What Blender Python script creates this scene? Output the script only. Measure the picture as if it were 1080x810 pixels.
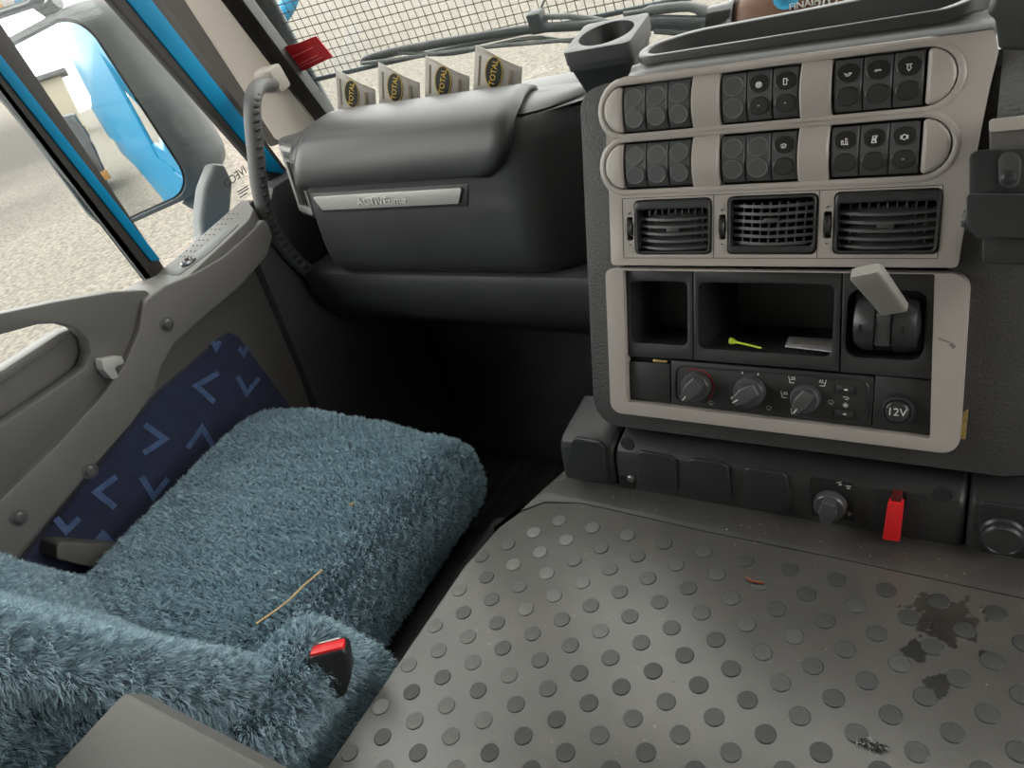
import bpy, bmesh, math, random
import numpy as np
from mathutils import Vector, Matrix, noise as mnoise
random.seed(7); rng = np.random.default_rng(7)
for o in list(bpy.data.objects): bpy.data.objects.remove(o)
scn = bpy.context.scene; COL = scn.collection

# ------------------------------------------------------------------ camera, world, exposure
# cab axes: X to the driver, Y forward, Z up; cab floor just below z=0, camera a metre above it
FPX = 811.0
ax = np.array([1275, 136, -811.0]); ax /= np.linalg.norm(ax)
ay = np.array([591, -751, 811.0]); ay -= ax * (ax @ ay); ay /= np.linalg.norm(ay)
MR = np.array([ax, ay, np.cross(ax, ay)])
CAM = np.array([0, 0, 1.0])
cd = bpy.data.cameras.new('camera'); cam = bpy.data.objects.new('camera', cd); COL.objects.link(cam)
cd.sensor_width = 36; cd.lens = FPX / 1080 * 36; cd.clip_start = .01; cd.clip_end = 500
mw = Matrix.Identity(4)
for i in range(3):
    mw[i][0] = MR[i, 0]; mw[i][1] = -MR[i, 1]; mw[i][2] = -MR[i, 2]; mw[i][3] = CAM[i]
cam.matrix_world = mw; scn.camera = cam

world = bpy.data.worlds.new('overcast'); scn.world = world; world.use_nodes = True
bg = world.node_tree.nodes['Background']; bg.inputs[0].default_value = (1.0, .975, .94, 1); bg.inputs[1].default_value = 2.05
scn.view_settings.view_transform = 'Standard'; scn.view_settings.look = 'None'
scn.view_settings.gamma = 1; scn.view_settings.use_curve_mapping = False
scn.view_settings.exposure = 1.42

# ------------------------------------------------------------------ helpers
def ray(p): return MR @ np.array([(p[0] - 540) / FPX, (p[1] - 405) / FPX, 1.0])
def pin(p, axis, val):                      # sight line through a photo point meets the plane axis=val
    r = ray(p); return CAM + r * ((val - CAM[axis]) / r[axis])
def yz(p, x): q = pin(p, 0, x); return (q[1], q[2])
def xz(p, y): q = pin(p, 1, y); return (q[0], q[2])
def xy(p, z): q = pin(p, 2, z); return (q[0], q[1])

class Frame:
    def __init__(s, o, u, v):
        s.o = Vector(o); s.u = Vector(u).normalized(); s.v = Vector(v).normalized(); s.n = s.u.cross(s.v)
    def P(s, a, b, d=0): return s.o + s.u * a + s.v * b + s.n * d
    def mat(s, a=0, b=0, d=0):
        m = Matrix.Identity(4); p = s.P(a, b, d)
        for i in range(3): m[i][0] = s.u[i]; m[i][1] = s.v[i]; m[i][2] = s.n[i]; m[i][3] = p[i]
        return m
    def px(s, p, d=0):
        r = Vector(ray(p)); c = Vector(CAM); o = s.o + s.n * d
        q = c + r * ((o - c).dot(s.n) / r.dot(s.n)) - s.o
        return (q.dot(s.u), q.dot(s.v))
def FX(x): return Frame((x, 0, 0), (0, 1, 0), (0, 0, 1))
def FY(y): return Frame((0, y, 0), (1, 0, 0), (0, 0, 1))      # normal -Y, towards the seats
def FZ(z): return Frame((0, 0, z), (1, 0, 0), (0, 1, 0))

MATS = {}
def mat(name, col, rough=.5, metal=0, bump=0, bscale=300, var=.0, vscale=9, spec=.5, sheen=0):
    if name in MATS: return MATS[name]
    m = bpy.data.materials.new(name); m.use_nodes = True; nt = m.node_tree; N = nt.nodes; L = nt.links
    b = N['Principled BSDF']; b.inputs['Base Color'].default_value = (*col, 1)
    b.inputs['Roughness'].default_value = rough; b.inputs['Metallic'].default_value = metal
    b.inputs['Specular IOR Level'].default_value = spec
    if sheen: b.inputs['Sheen Weight'].default_value = sheen
    tc = N.new('ShaderNodeTexCoord')
    if var:
        t = N.new('ShaderNodeTexNoise'); t.inputs['Scale'].default_value = vscale; t.inputs['Detail'].default_value = 6
        L.new(tc.outputs['Object'], t.inputs['Vector'])
        r = N.new('ShaderNodeValToRGB'); e = r.color_ramp.elements
        e[0].position = .3; e[1].position = .7
        e[0].color = (*[c * (1 - var) for c in col], 1); e[1].color = (*[min(1, c * (1 + var)) for c in col], 1)
        L.new(t.outputs['Fac'], r.inputs[0]); L.new(r.outputs[0], b.inputs['Base Color'])
    if bump:
        t = N.new('ShaderNodeTexNoise'); t.inputs['Scale'].default_value = bscale; t.inputs['Detail'].default_value = 3
        L.new(tc.outputs['Object'], t.inputs['Vector'])
        bn = N.new('ShaderNodeBump'); bn.inputs['Strength'].default_value = bump; bn.inputs['Distance'].default_value = .002
        L.new(t.outputs['Fac'], bn.inputs['Height']); L.new(bn.outputs[0], b.inputs['Normal'])
    MATS[name] = m; return m

def finish(bm, name, m, parent=None, ang=32, matrix=None):
    bmesh.ops.recalc_face_normals(bm, faces=bm.faces)
    ca = math.radians(ang)
    for f in bm.faces: f.smooth = True
    for e in bm.edges:
        if len(e.link_faces) == 2 and e.calc_face_angle(0) > ca: e.smooth = False
    me = bpy.data.meshes.new(name); bm.to_mesh(me); bm.free()
    return link(name, me, m, parent, matrix)
PLOC = {}
def link(name, me, m=None, parent=None, matrix=None):
    if m is not None: me.materials.append(m)
    o = bpy.data.objects.new(name, me); COL.objects.link(o)
    if matrix is not None: o.matrix_local = matrix
    setp(o, parent); return o
def setp(o, parent):
    if parent is not None:
        o.parent = parent
        if parent.name in PLOC: o.matrix_parent_inverse = PLOC[parent.name].inverted()
    PLOC[o.name] = (PLOC[parent.name] @ o.matrix_parent_inverse @ o.matrix_basis) if (parent is not None and parent.name in PLOC) else o.matrix_basis.copy()
def thing(name, loc, label, cat, group=None):
    o = bpy.data.objects.new(name, None); o.empty_display_size = .05; COL.objects.link(o)
    o.location = loc; PLOC[o.name] = Matrix.Translation(loc)
    return tag(o, label, cat, group)
def tag(o, label=None, cat=None, group=None, kind=None):
    if label: o['label'] = label
    if cat: o['category'] = cat
    if group: o['group'] = group
    if kind: o['kind'] = kind
    return o
def struct(o): o['kind'] = 'structure'; return o
def sempty(name, loc):
    o = bpy.data.objects.new(name, None); o.empty_display_size = .05; COL.objects.link(o)
    o.location = loc; PLOC[o.name] = Matrix.Translation(loc); o['kind'] = 'structure'; return o

def bevel(bm, w, seg=2, ang=28, keep=None):
    if w <= 0: return
    es = [e for e in bm.edges if len(e.link_faces) == 2 and e.calc_face_angle(0) > math.radians(ang) and (keep is None or keep(e))]
    if es: bmesh.ops.bevel(bm, geom=es, offset=w, segments=seg, affect='EDGES', profile=.5, clamp_overlap=True)
def prism(name, poly, fr, d0, d1, m, parent=None, bev=0, seg=2, ang=32, bang=28, raw=False):
    bm = bmesh.new()
    a = [bm.verts.new(fr.P(p[0], p[1], d0)) for p in poly]; b = [bm.verts.new(fr.P(p[0], p[1], d1)) for p in poly]
    n = len(poly); bm.faces.new(a); bm.faces.new(b)
    for i in range(n): bm.faces.new((a[i], a[(i + 1) % n], b[(i + 1) % n], b[i]))
    bmesh.ops.recalc_face_normals(bm, faces=bm.faces)
    bevel(bm, bev, seg, bang)
    return bm if raw else finish(bm, name, m, parent, ang)
def plate(name, outer, holes, fr, d0, d1, m, parent=None, bev=0, seg=2, curve=None):
    bm = bmesh.new(); 
    for lp in [outer] + holes:
        vs = [bm.verts.new(fr.P(p[0], p[1], d1)) for p in lp]
        for i in range(len(vs)): bm.edges.new((vs[i], vs[(i + 1) % len(vs)]))
    bmesh.ops.triangle_fill(bm, use_beauty=True, use_dissolve=False, edges=bm.edges[:], normal=fr.n)
    r = bmesh.ops.extrude_face_region(bm, geom=bm.faces[:])
    for v in r['geom']:
        if isinstance(v, bmesh.types.BMVert): v.co += fr.n * (d0 - d1)
    bmesh.ops.recalc_face_normals(bm, faces=bm.faces)
    if bev:
        mid = (d0 + d1) / 2
        bevel(bm, bev, seg, 50, keep=lambda e: all((v.co - fr.o).dot(fr.n) > mid if d1 > d0 else (v.co - fr.o).dot(fr.n) < mid for v in e.verts))
    return finish(bm, name, m, parent)
def rpoly(pts, r, seg=5):
    out = []; n = len(pts)
    for i in range(n):
        p = Vector(pts[i][:2]); a = Vector(pts[i - 1][:2]); b = Vector(pts[(i + 1) % n][:2])
        rr = r[i] if isinstance(r, (list, tuple)) else r
        da = (a - p); db = (b - p); la = da.length; lb = db.length
        if rr <= 0 or la < 1e-6 or lb < 1e-6: out.append(tuple(p)); continue
        da /= la; db /= lb; th = da.angle(db)
        if th > 3.05: out.append(tuple(p)); continue
        t = min(rr / math.tan(th / 2), la * .48, lb * .48)
        s = p + da * t; e = p + db * t
        for k in range(seg + 1):
            f = k / seg; out.append(tuple((1 - f) ** 2 * s + 2 * f * (1 - f) * (p * .75 + (s + e) * .125) + f * f * e))
    return out
def rrect(u0, u1, v0, v1, r, seg=5): return rpoly([(u0, v0), (u1, v0), (u1, v1), (u0, v1)], r, seg)
def circ(cx, cy, r, n=24, ry=None): return [(cx + r * math.cos(2 * math.pi * i / n), cy + (ry or r) * math.sin(2 * math.pi * i / n)) for i in range(n)]
def box(name, fr, u0, u1, v0, v1, d0, d1, m, parent=None, bev=.002, seg=2):
    return prism(name, [(u0, v0), (u1, v0), (u1, v1), (u0, v1)], fr, d0, d1, m, parent, bev, seg)
def tube(name, path, r, m, parent=None, seg=10, closed=False, flat=1.0, raw=None, up=(0, 0, 1)):
    bm = raw if raw is not None else bmesh.new(); P = [Vector(p) for p in path]; n = len(P); rings = []
    for i in range(n):
        t = (P[min(i + 1, n - 1)] - P[max(i - 1, 0)]).normalized()
        a = t.cross(Vector(up)); a = a.normalized() if a.length > 1e-4 else t.orthogonal().normalized(); b = t.cross(a)
        rr = r[i] if isinstance(r, (list, tuple)) else r
        rings.append([bm.verts.new(P[i] + a * math.cos(2 * math.pi * k / seg) * rr + b * math.sin(2 * math.pi * k / seg) * rr * flat) for k in range(seg)])
    for i in range(n - 1):
        for k in range(seg): bm.faces.new((rings[i][k], rings[i][(k + 1) % seg], rings[i + 1][(k + 1) % seg], rings[i + 1][k]))
    bm.faces.new(rings[0]); bm.faces.new(rings[-1])
    return bm if raw is not None else finish(bm, name, m, parent, 50)
def lathe(name, prof, fr, cu, cv, m, parent=None, seg=28, ang=30, matrix=None):
    bm = bmesh.new(); rings = []
    for r, d in prof:
        if r < 1e-6: rings.append([bm.verts.new(fr.P(cu, cv, d))])
        else: rings.append([bm.verts.new(fr.P(cu + r * math.cos(2 * math.pi * k / seg), cv + r * math.sin(2 * math.pi * k / seg), d)) for k in range(seg)])
    for a, b in zip(rings, rings[1:]):
        for k in range(seg):
            k2 = (k + 1) % seg
            if len(a) == 1 and len(b) == 1: continue
            if len(a) == 1: bm.faces.new((a[0], b[k], b[k2]))
            elif len(b) == 1: bm.faces.new((a[k], a[k2], b[0]))
            else: bm.faces.new((a[k], a[k2], b[k2], b[k]))
    for e in (rings[0], rings[-1]):
        if len(e) > 2: bm.faces.new(e)
    return finish(bm, name, m, parent, ang, matrix)
def loft(name, rings, m, parent=None, closed=True, caps=True, ang=35, solid=0):
    bm = bmesh.new(); R = [[bm.verts.new(p) for p in ring] for ring in rings]; n = len(rings[0])
    for a, b in zip(R, R[1:]):
        for k in range(n if closed else n - 1): bm.faces.new((a[k], a[(k + 1) % n], b[(k + 1) % n], b[k]))
    if caps and closed: bm.faces.new(R[0]); bm.faces.new(R[-1])
    o = finish(bm, name, m, parent, ang)
    if solid:
        md = o.modifiers.new('thickness', 'SOLIDIFY'); md.thickness = solid; md.offset = -1
    return o
def textmesh(s, size, ext=0.0):
    cu = bpy.data.curves.new('t', 'FONT'); cu.body = s; cu.size = size; cu.extrude = ext; cu.align_x = 'CENTER'; cu.align_y = 'CENTER'; cu.resolution_u = 3
    ob = bpy.data.objects.new('t', cu); COL.objects.link(ob)
    bpy.context.view_layer.update()
    me = bpy.data.meshes.new_from_object(ob.evaluated_get(bpy.context.evaluated_depsgraph_get()))
    bpy.data.objects.remove(ob); bpy.data.curves.remove(cu); return me
def text(name, s, size, fr, a, b, d, m, parent=None, ext=.0003, rot=0, sx=1, shear=0):
    me = textmesh(s, size, ext); M = fr.mat(a, b, d) @ Matrix.Rotation(rot, 4, 'Z') @ Matrix.Diagonal((sx, 1, 1, 1))
    me.transform(M); return link(name, me, m, parent)
def strokes(name, lines, w, fr, a, b, d, sc, m, parent=None, h=.0003, rot=0):
    bm = bmesh.new(); c, s_ = math.cos(rot), math.sin(rot)
    for ln in lines:
        Q = [Vector((p[0] * c - p[1] * s_, p[0] * s_ + p[1] * c)) * sc for p in ln]; n = len(Q)
        T = [(q - p).normalized() for p, q in zip(Q, Q[1:])]; closed = (Q[0] - Q[-1]).length < 1e-7 and n > 3
        ring = []
        for i in range(n):
            t0 = T[i - 1] if i > 0 else (T[-1] if closed else T[0]); t1 = T[i] if i < n - 1 else (T[0] if closed else T[-1])
            n0 = Vector((-t0.y, t0.x)); n1 = Vector((-t1.y, t1.x)); mt = n0 + n1
            mt = mt.normalized() if mt.length > .2 else n0
            k = w / 2 / max(.45, mt.dot(n0)); e = Vector((0, 0)) if closed or 0 < i < n - 1 else (T[0] * -w * .3 if i == 0 else T[-1] * w * .3)
            ring.append([bm.verts.new(fr.P(a + (Q[i] + e + mt * sg * k).x, b + (Q[i] + e + mt * sg * k).y, d + dd)) for sg, dd in ((-1, 0), (1, 0), (1, h), (-1, h))])
        for p, q in zip(ring, ring[1:]):
            for k in range(4): bm.faces.new((p[k], p[(k + 1) % 4], q[(k + 1) % 4], q[k]))
        bm.faces.new(ring[0]); bm.faces.new(ring[-1])
    return finish(bm, name, m, parent)
def ell(cx, cy, rx, ry, n=12, a0=0, a1=360): return [(cx + rx * math.cos(math.radians(a0 + (a1 - a0) * k / n)), cy + ry * math.sin(math.radians(a0 + (a1 - a0) * k / n))) for k in range(n + 1)]

# ------------------------------------------------------------------ materials
GREY = mat('warm_grey_trim', (.405, .366, .333), .42, bump=.05, bscale=900, var=.05, vscale=14)
GREYS = mat('warm_grey_smooth', (.40, .362, .330), .36, var=.04, vscale=20)
SILV = mat('silver_trim', (.42, .41, .39), .33, metal=.25)
BLK = mat('black_plastic', (.027, .027, .028), .45, bump=.08, bscale=800, var=.15)
BLKS = mat('black_satin', (.028, .029, .030), .34, var=.1)
CHAR = mat('charcoal_plastic', (.056, .056, .057), .42, bump=.1, bscale=700, var=.12)
PEB = mat('pebbled_black', (.052, .051, .050), .46, bump=.5, bscale=420, var=.12)
DASHG = mat('dash_grey_plastic', (.050, .050, .051), .38, bump=.06, bscale=900, var=.12, vscale=7)
DASHD = mat('dash_dark', (.052, .052, .054), .5, bump=.12, bscale=600, var=.12)
DOORG = mat('door_grey', (.098, .094, .087), .5, bump=.08, bscale=700, var=.08, vscale=6)
DOORL = mat('door_light_grey', (.128, .122, .113), .48, bump=.06, bscale=800, var=.07, vscale=10)
DARK = mat('footwell_dark', (.075, .075, .077), .7, bump=.1, bscale=300, var=.2)
RUB = mat('black_rubber', (.018, .017, .016), .6, var=.2)
RUBT = mat('brown_black_seal', (.035, .031, .027), .55, var=.2)
BLUE = mat('blue_paint', (.005, .19, .36), .35, var=.06, spec=.2)
BEIGE = mat('beige_pillar_trim', (.30, .275, .235), .5, bump=.05, bscale=600, var=.05)
WHITE = mat('white_print', (.75, .75, .72), .5)
GPRINT = mat('grey_print', (.33, .33, .32), .5)
REDP = mat('red_print', (.32, .02, .02), .5)
RED = mat('red_plastic', (.78, .02, .025), .35)
METAL = mat('worn_metal', (.45, .44, .42), .3, metal=1)
CHROME = mat('dark_chrome', (.16, .16, .165), .22, metal=.8)
HOLE = mat('hole_black', (.004, .004, .004), .8)
NAVY = mat('navy_fabric', (.017, .022, .060), .85, bump=.35, bscale=900, var=.15, vscale=40, sheen=.2)
CHEV = mat('chevron_fabric', (.075, .125, .25), .85, bump=.3, bscale=900, var=.25, vscale=60)
LGREY = mat('mirror_grey', (.11, .118, .122), .5, bump=.05, bscale=500, var=.06)
RUST = mat('brass_edge', (.45, .33, .12), .4, metal=.6, var=.4, vscale=90)

def glass(name, tint=(1, 1, 1), f=.05):
    m = bpy.data.materials.new(name); m.use_nodes = True; nt = m.node_tree; nt.nodes.clear()
    o = nt.nodes.new('ShaderNodeOutputMaterial'); t = nt.nodes.new('ShaderNodeBsdfTransparent'); g = nt.nodes.new('ShaderNodeBsdfGlossy')
    t.inputs[0].default_value = (*tint, 1); g.inputs['Roughness'].default_value = .02
    mx = nt.nodes.new('ShaderNodeMixShader'); mx.inputs[0].default_value = f
    nt.links.new(t.outputs[0], mx.inputs[1]); nt.links.new(g.outputs[0], mx.inputs[2]); nt.links.new(mx.outputs[0], o.inputs[0]); return m
GLASS = glass('window_glass', (.94, .96, .95), .04)

def ramp_mat(name, c0, c1, scale, p0, p1, rough, bump, bscale, extra=None, detail=6):
    m = bpy.data.materials.new(name); m.use_nodes = True; N = m.node_tree.nodes; L = m.node_tree.links; b = N['Principled BSDF']
    tc = N.new('ShaderNodeTexCoord'); t = N.new('ShaderNodeTexNoise'); t.inputs['Scale'].default_value = scale; t.inputs['Detail'].default_value = detail
    L.new(tc.outputs['Object'], t.inputs['Vector'])
    r = N.new('ShaderNodeValToRGB'); r.color_ramp.elements[0].position = p0; r.color_ramp.elements[1].position = p1
    r.color_ramp.elements[0].color = (*c0, 1); r.color_ramp.elements[1].color = (*c1, 1)
    L.new(t.outputs['Fac'], r.inputs[0]); out = r.outputs[0]
    if extra: out = extra(N, L, tc, out)
    L.new(out, b.inputs['Base Color']); b.inputs['Roughness'].default_value = rough
    if bump:
        t2 = N.new('ShaderNodeTexNoise'); t2.inputs['Scale'].default_value = bscale; t2.inputs['Detail'].default_value = 4
        L.new(tc.outputs['Object'], t2.inputs['Vector']); bn = N.new('ShaderNodeBump'); bn.inputs['Strength'].default_value = bump; bn.inputs['Distance'].default_value = .003
        L.new(t2.outputs['Fac'], bn.inputs['Height']); L.new(bn.outputs[0], b.inputs['Normal'])
    return m
def mixc(N, L, fac, a, bcol):
    mx = N.new('ShaderNodeMix'); mx.data_type = 'RGBA'; L.new(fac, mx.inputs[0]); L.new(a, mx.inputs[6]); mx.inputs[7].default_value = (*bcol, 1); return mx.outputs[2]
def mathn(N, L, op, a, b):
    n = N.new('ShaderNodeMath'); n.operation = op
    for i, v in ((0, a), (1, b)):
        if isinstance(v, (int, float)): n.inputs[i].default_value = v
        else: L.new(v, n.inputs[i])
    return n.outputs[0]

# ================================================================== THE SETTING
# ---- ground outside
def earth(N, L, tc, col):                                       # dark earth further off to the left, tyre-streaked
    sp = N.new('ShaderNodeSeparateXYZ'); L.new(tc.outputs['Object'], sp.inputs[0])
    t = N.new('ShaderNodeTexNoise'); t.inputs['Scale'].default_value = .35; t.inputs['Detail'].default_value = 5; L.new(tc.outputs['Object'], t.inputs['Vector'])
    a = mathn(N, L, 'ADD', sp.outputs[0], mathn(N, L, 'MULTIPLY', sp.outputs[1], .0))
    a = mathn(N, L, 'ADD', a, mathn(N, L, 'MULTIPLY', mathn(N, L, 'SUBTRACT', t.outputs['Fac'], .5), 9.0))
    r = N.new('ShaderNodeMapRange'); r.inputs[1].default_value = -11; r.inputs[2].default_value = -15.5; L.new(a, r.inputs[0])
    fy = N.new('ShaderNodeMapRange'); fy.inputs[1].default_value = 13; fy.inputs[2].default_value = 10; L.new(sp.outputs[1], fy.inputs[0])
    return mixc(N, L, mathn(N, L, 'MULTIPLY', r.outputs[0], fy.outputs[0]), col, (.030, .024, .018))
GRAV = ramp_mat('pale_gravel', (.055, .048, .038), (.165, .147, .119), 22, .30, .66, .9, .5, 30, earth, detail=10)
bm = bmesh.new(); bmesh.ops.create_grid(bm, x_segments=4, y_segments=4, size=90, matrix=Matrix.Translation((0, 0, -1.15)))
tag(struct(finish(bm, 'ground', GRAV)), 'pale gravel yard outside the truck cab', 'ground')

# ---- cab shell
CABIN = mat('cabin_liner_grey', (.34, .325, .30), .7, bump=.1, bscale=300)
flo = box('floor', FZ(-.12), -1.2, 1.0, -.85, 1.2, -.05, 0, mat('rubber_floor', (.06, .06, .06), .65, bump=.3, bscale=200), None, 0); struct(flo)
# ribs of the footwell mat
for i in range(14):
    xx = -.96 + i * .033
    prism('floor_rib', [(xx, .66), (xx + .012, .66), (xx + .012, 1.08), (xx, 1.08)], FZ(-.12), 0.0, .006, DARK, flo, .002, 1)
struct(box('ceiling', FZ(1.72), -1.2, 1.0, -.85, 1.02, 0, .04, CABIN, None, 0))
struct(box('wall_back', FY(-.81), -1.2, 1.0, -.17, 1.72, 0, .04, CABIN, None, 0))
struct(plate('wall_right', [(-.85, -.17), (1.15, -.17), (1.15, .65), (1.0, 1.72), (-.85, 1.72)], [[(.02, .70), (.935, .70), (.865, 1.56), (.02, 1.56)]], FX(.99), 0, -.05, DOORG))  # out of view; window opening narrowed to hold back light from the driver's side
struct(box('wall_front', FY(1.16), -1.2, 1.0, -.17, .66, 0, -.03, DARK, None, 0))
struct(prism('wall_left', [(.74, -.12), (1.16, -.12), (1.16, .64), (.90, .64), (.80, .55), (.78, .30), (.74, .05)], FX(-1.13), -.05, 0, DASHD, None, .004))

struct(box('trim_3', FY(1.03), -1.16, .98, 1.55, 1.74, 0, .03, CABIN, None, .004))['label'] = 'header panel above the windscreen'
struct(prism('trim_4', [(-.85, 1.49), (.80, 1.49), (.95, 1.56), (1.02, 1.72), (-.85, 1.72)], FX(-1.16), -.05, 0, CABIN, None, .004))['label'] = 'roof rail above the passenger door window'
struct(box('trim_5', FX(-1.16), -.85, -.70, .58, 1.50, -.05, 0, CABIN, None, .004))['label'] = 'rear door pillar behind the passenger window'
# ---- left door
XD = -1.15
door = sempty('door_1', (-1.15, .2, -.1)); door['label'] = 'grey moulded passenger door with navy chevron fabric inset'
base = prism('inner_panel', [(-.75, -.1), (.76, -.1), (.79, .3), (.82, .52), (.86, .62), (.62, .60), (-.75, .60)], FX(XD), -.045, 0, DOORG, door, .006)
skin = prism('outer_skin', [(-.75, -.45), (.9, -.45), (.97, .1), (1.0, .555), (-.75, .565)], FX(-1.27), -.02, .02, BLUE, door, .008)
prism('outer_moulding', [(-.72, .30), (.9, .30), (.92, .36), (-.72, .36)], FX(-1.29), -.014, .0, BLUE, skin, .005)
prism('belt_weather_strip', [(-.75, .585), (.60, .585), (.63, .597), (-.75, .605)], FX(-1.2), -.012, .035, RUBT, door, .003)
# window frame bars in the door plane, edges given by two sight points each and carried up to the roof
def bar(name, x, a0, a1, b0, b1, th, m, parent, ztop=1.58, bev=.004):
    def line(p, q):
        p = yz(p, x); q = yz(q, x); k = (ztop - p[1]) / (q[1] - p[1]); return p, (p[0] + (q[0] - p[0]) * k, ztop)
    A, A2 = line(a0, a1); B, B2 = line(b0, b1)
    return prism(name, [A, B, B2, A2], FX(x), -th, 0, m, parent, bev, 2)
fram = bar('window_divider', -1.17, (164, 302), (0, 97), (178, 288), (8, 34), .018, RUBT, door)
bar('divider_blue_strip', -1.166, (160, 276), (0, 76), (170, 274), (0, 56), .01, BLUE, fram, bev=.002)
bar('glass_channel', -1.163, (160, 302), (0, 94), (166, 302), (0, 101), .01, LGREY, fram, bev=.001)
fr2 = bar('front_window_frame', -1.17, (297, 205), (117, 0), (316, 196), (172, 0), .018, RUBT, door)
bar('front_blue_strip', -1.166, (283, 181), (134, 0), (303, 184), (161, 0), .012, BLUE, fr2, bev=.003)
# upper moulded panel with the pull-handle loop
def pxl(pts, x): return [yz(p, x) for p in pts]
pan = prism('upper_panel', rpoly(pxl([(146, 300), (160, 330), (150, 420), (90, 470), (0, 540), (-160, 680), (-200, 540), (-60, 428), (0, 392), (60, 352), (95, 340), (120, 325)], -1.125), .012, 4), FX(-1.125), -.03, 0, DOORG, door, .008, 3)
hpn = pxl([(158, 306), (120, 308), (60, 318), (0, 331), (-60, 350), (-120, 384), (-170, 440), (-170, 470), (-120, 412), (-60, 376), (0, 353), (40, 342), (62, 341), (80, 346), (93, 358), (96, 372), (90, 388), (60, 410), (0, 450), (-90, 515), (-120, 640), (-60, 600), (0, 540), (62, 480), (108, 430), (138, 385), (152, 350)], -1.088)
prism('pull_handle', rpoly(hpn, .006, 3), FX(-1.088), -.028, 0, DOORG, door, .009, 4, bang=40)
prism('sill_ledge', pxl([(-60, 424), (0, 390), (62, 350), (70, 356), (0, 404), (-60, 440)], -1.12), FX(-1.12), -.02, .006, DOORL, door, .003)
# S-curved raised trim
S_up = [(281, 228), (264, 246), (237, 270), (206, 288), (174, 301), (153, 317), (147, 348), (132, 384), (105, 421), (60, 470), (0, 528), (-60, 590)]
S_lo = [(-60, 660), (0, 606), (40, 562), (100, 491), (140, 446), (163, 412), (171, 386), (185, 362), (215, 335), (255, 301), (282, 270), (288, 250)]
trim = prism('curved_trim', rpoly(pxl(S_up + S_lo, -1.075), .01, 3), FX(-1.075), -.085, 0, DOORL, door, .014, 4, bang=45)
# raised top pad with grille holes and lens on the front hump
FH = Frame((-1.118, .60, .599), (1, 0, 0), (0, .245, .030))
hump = prism('hump_cap', rpoly([(-.046, -.01), (.038, -.02), (.040, .06), (.036, .19), (.015, .222), (-.046, .262)], [.004, .01, .03, .03, .02, .01], 5), FH, -.03, .010, DOORL, trim, .008, 4)
for i in range(3):
    for j in range(9):
        lathe('grille_hole', [(.0017, .0095), (.0017, .0104), (0, .0104)], FH, -.036 + i * .011, .085 + j * .0155, HOLE, hump, 6)
prism('lens', rpoly([(-.012, .035), (.016, .030), (.030, .10), (.024, .185), (.004, .16)], .012, 5), FH, .0095, .0112, LGREY, hump, .001)
lathe('lock_ring', [(.013, .010), (.013, .014), (.009, .016), (.007, .013), (0, .013)], FH, .006, .068, CHROME, hump, 20)
for p in ((176, 342), (95, 497), (20, 546)):
    a, b = yz(p, -1.075); lathe('screw_cover', [(.0115, -.001), (.0115, .0012), (.0085, .0016), (.008, .003), (.005, .0055), (0, .0062)], FX(-1.075), a, b, mat('screw_grey', (.075, .074, .072), .4), trim, 20)
# latch lever
lv = pxl([(106, 379), (127, 375), (130, 383), (119, 387), (124, 398), (117, 400), (108, 390)], -1.07)
prism('latch_lever', rpoly(lv, .003, 3), FX(-1.07), -.016, .004, SILV, door, .002)
# fabric inset
fab = prism('fabric_panel', rpoly(pxl([(243, 351), (252, 355), (306, 428), (200, 600), (-10, 640), (30, 585), (172, 412)], -1.135), .004, 3), FX(-1.135), -.02, 0, NAVY, door, .003)
for ln in ([(229, 394), (207, 407), (225, 423)], [(251, 398), (260, 415), (272, 400)], [(154, 449), (174, 463), (153, 477)], [(199, 471), (213, 451), (224, 469)],
           [(121, 504), (101, 519), (120, 534)], [(150, 504), (162, 524), (176, 506)], [(99, 574), (108, 563), (118, 574)], [(225, 362), (228, 367), (231, 361)], [(253, 368), (257, 373), (260, 367)],
           [(60, 548), (70, 560), (82, 548)]):
    Q = pxl(ln, -1.135); strokes('chevron', [Q], .0095, FX(-1.135), 0, 0, 0, 1, CHEV, fab, .0006)
prism('door_pocket_lip', rpoly(pxl([(60, 571), (140, 577), (130, 592), (95, 598), (60, 590)], -1.09), .006, 4), FX(-1.09), -.05, 0, DOORG, door, .006, 3)

prism('quarter_sill_seal', pxl([(176, 294), (266, 211), (272, 214), (184, 301)], -1.162), FX(-1.162), -.03, .004, RUBT, door, .002)
# ---- windows
def pane(name, poly, x, label):
    o = prism(name, poly, FX(x), -.004, 0, GLASS); struct(o); o['label'] = label; return o
pane('window_1', [yz((150, 292), -1.19), yz((266, 205), -1.19), (.78, 1.5), (.42, 1.5)], -1.19, 'fixed quarter glass ahead of the door window')
pane('window_2', [(-.7, .58), yz((150, 292), -1.195), (.42, 1.5), (-.7, 1.5)], -1.195, 'lowered side window glass of the passenger door')
ws = []
for j in range(9):
    z = .66 + j * .115; row = []
    for i in range(25):
        x = -1.17 + i * 2.15 / 24; t = (x + .09) / 1.08
        row.append((x, 1.22 - .12 * t * t - (z - .66) * .17, z))
    ws.append(row)
w3 = loft('window_3', ws, GLASS, None, closed=False, caps=False, solid=.005); struct(w3); w3['label'] = 'large curved windscreen above the dashboard'

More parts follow.
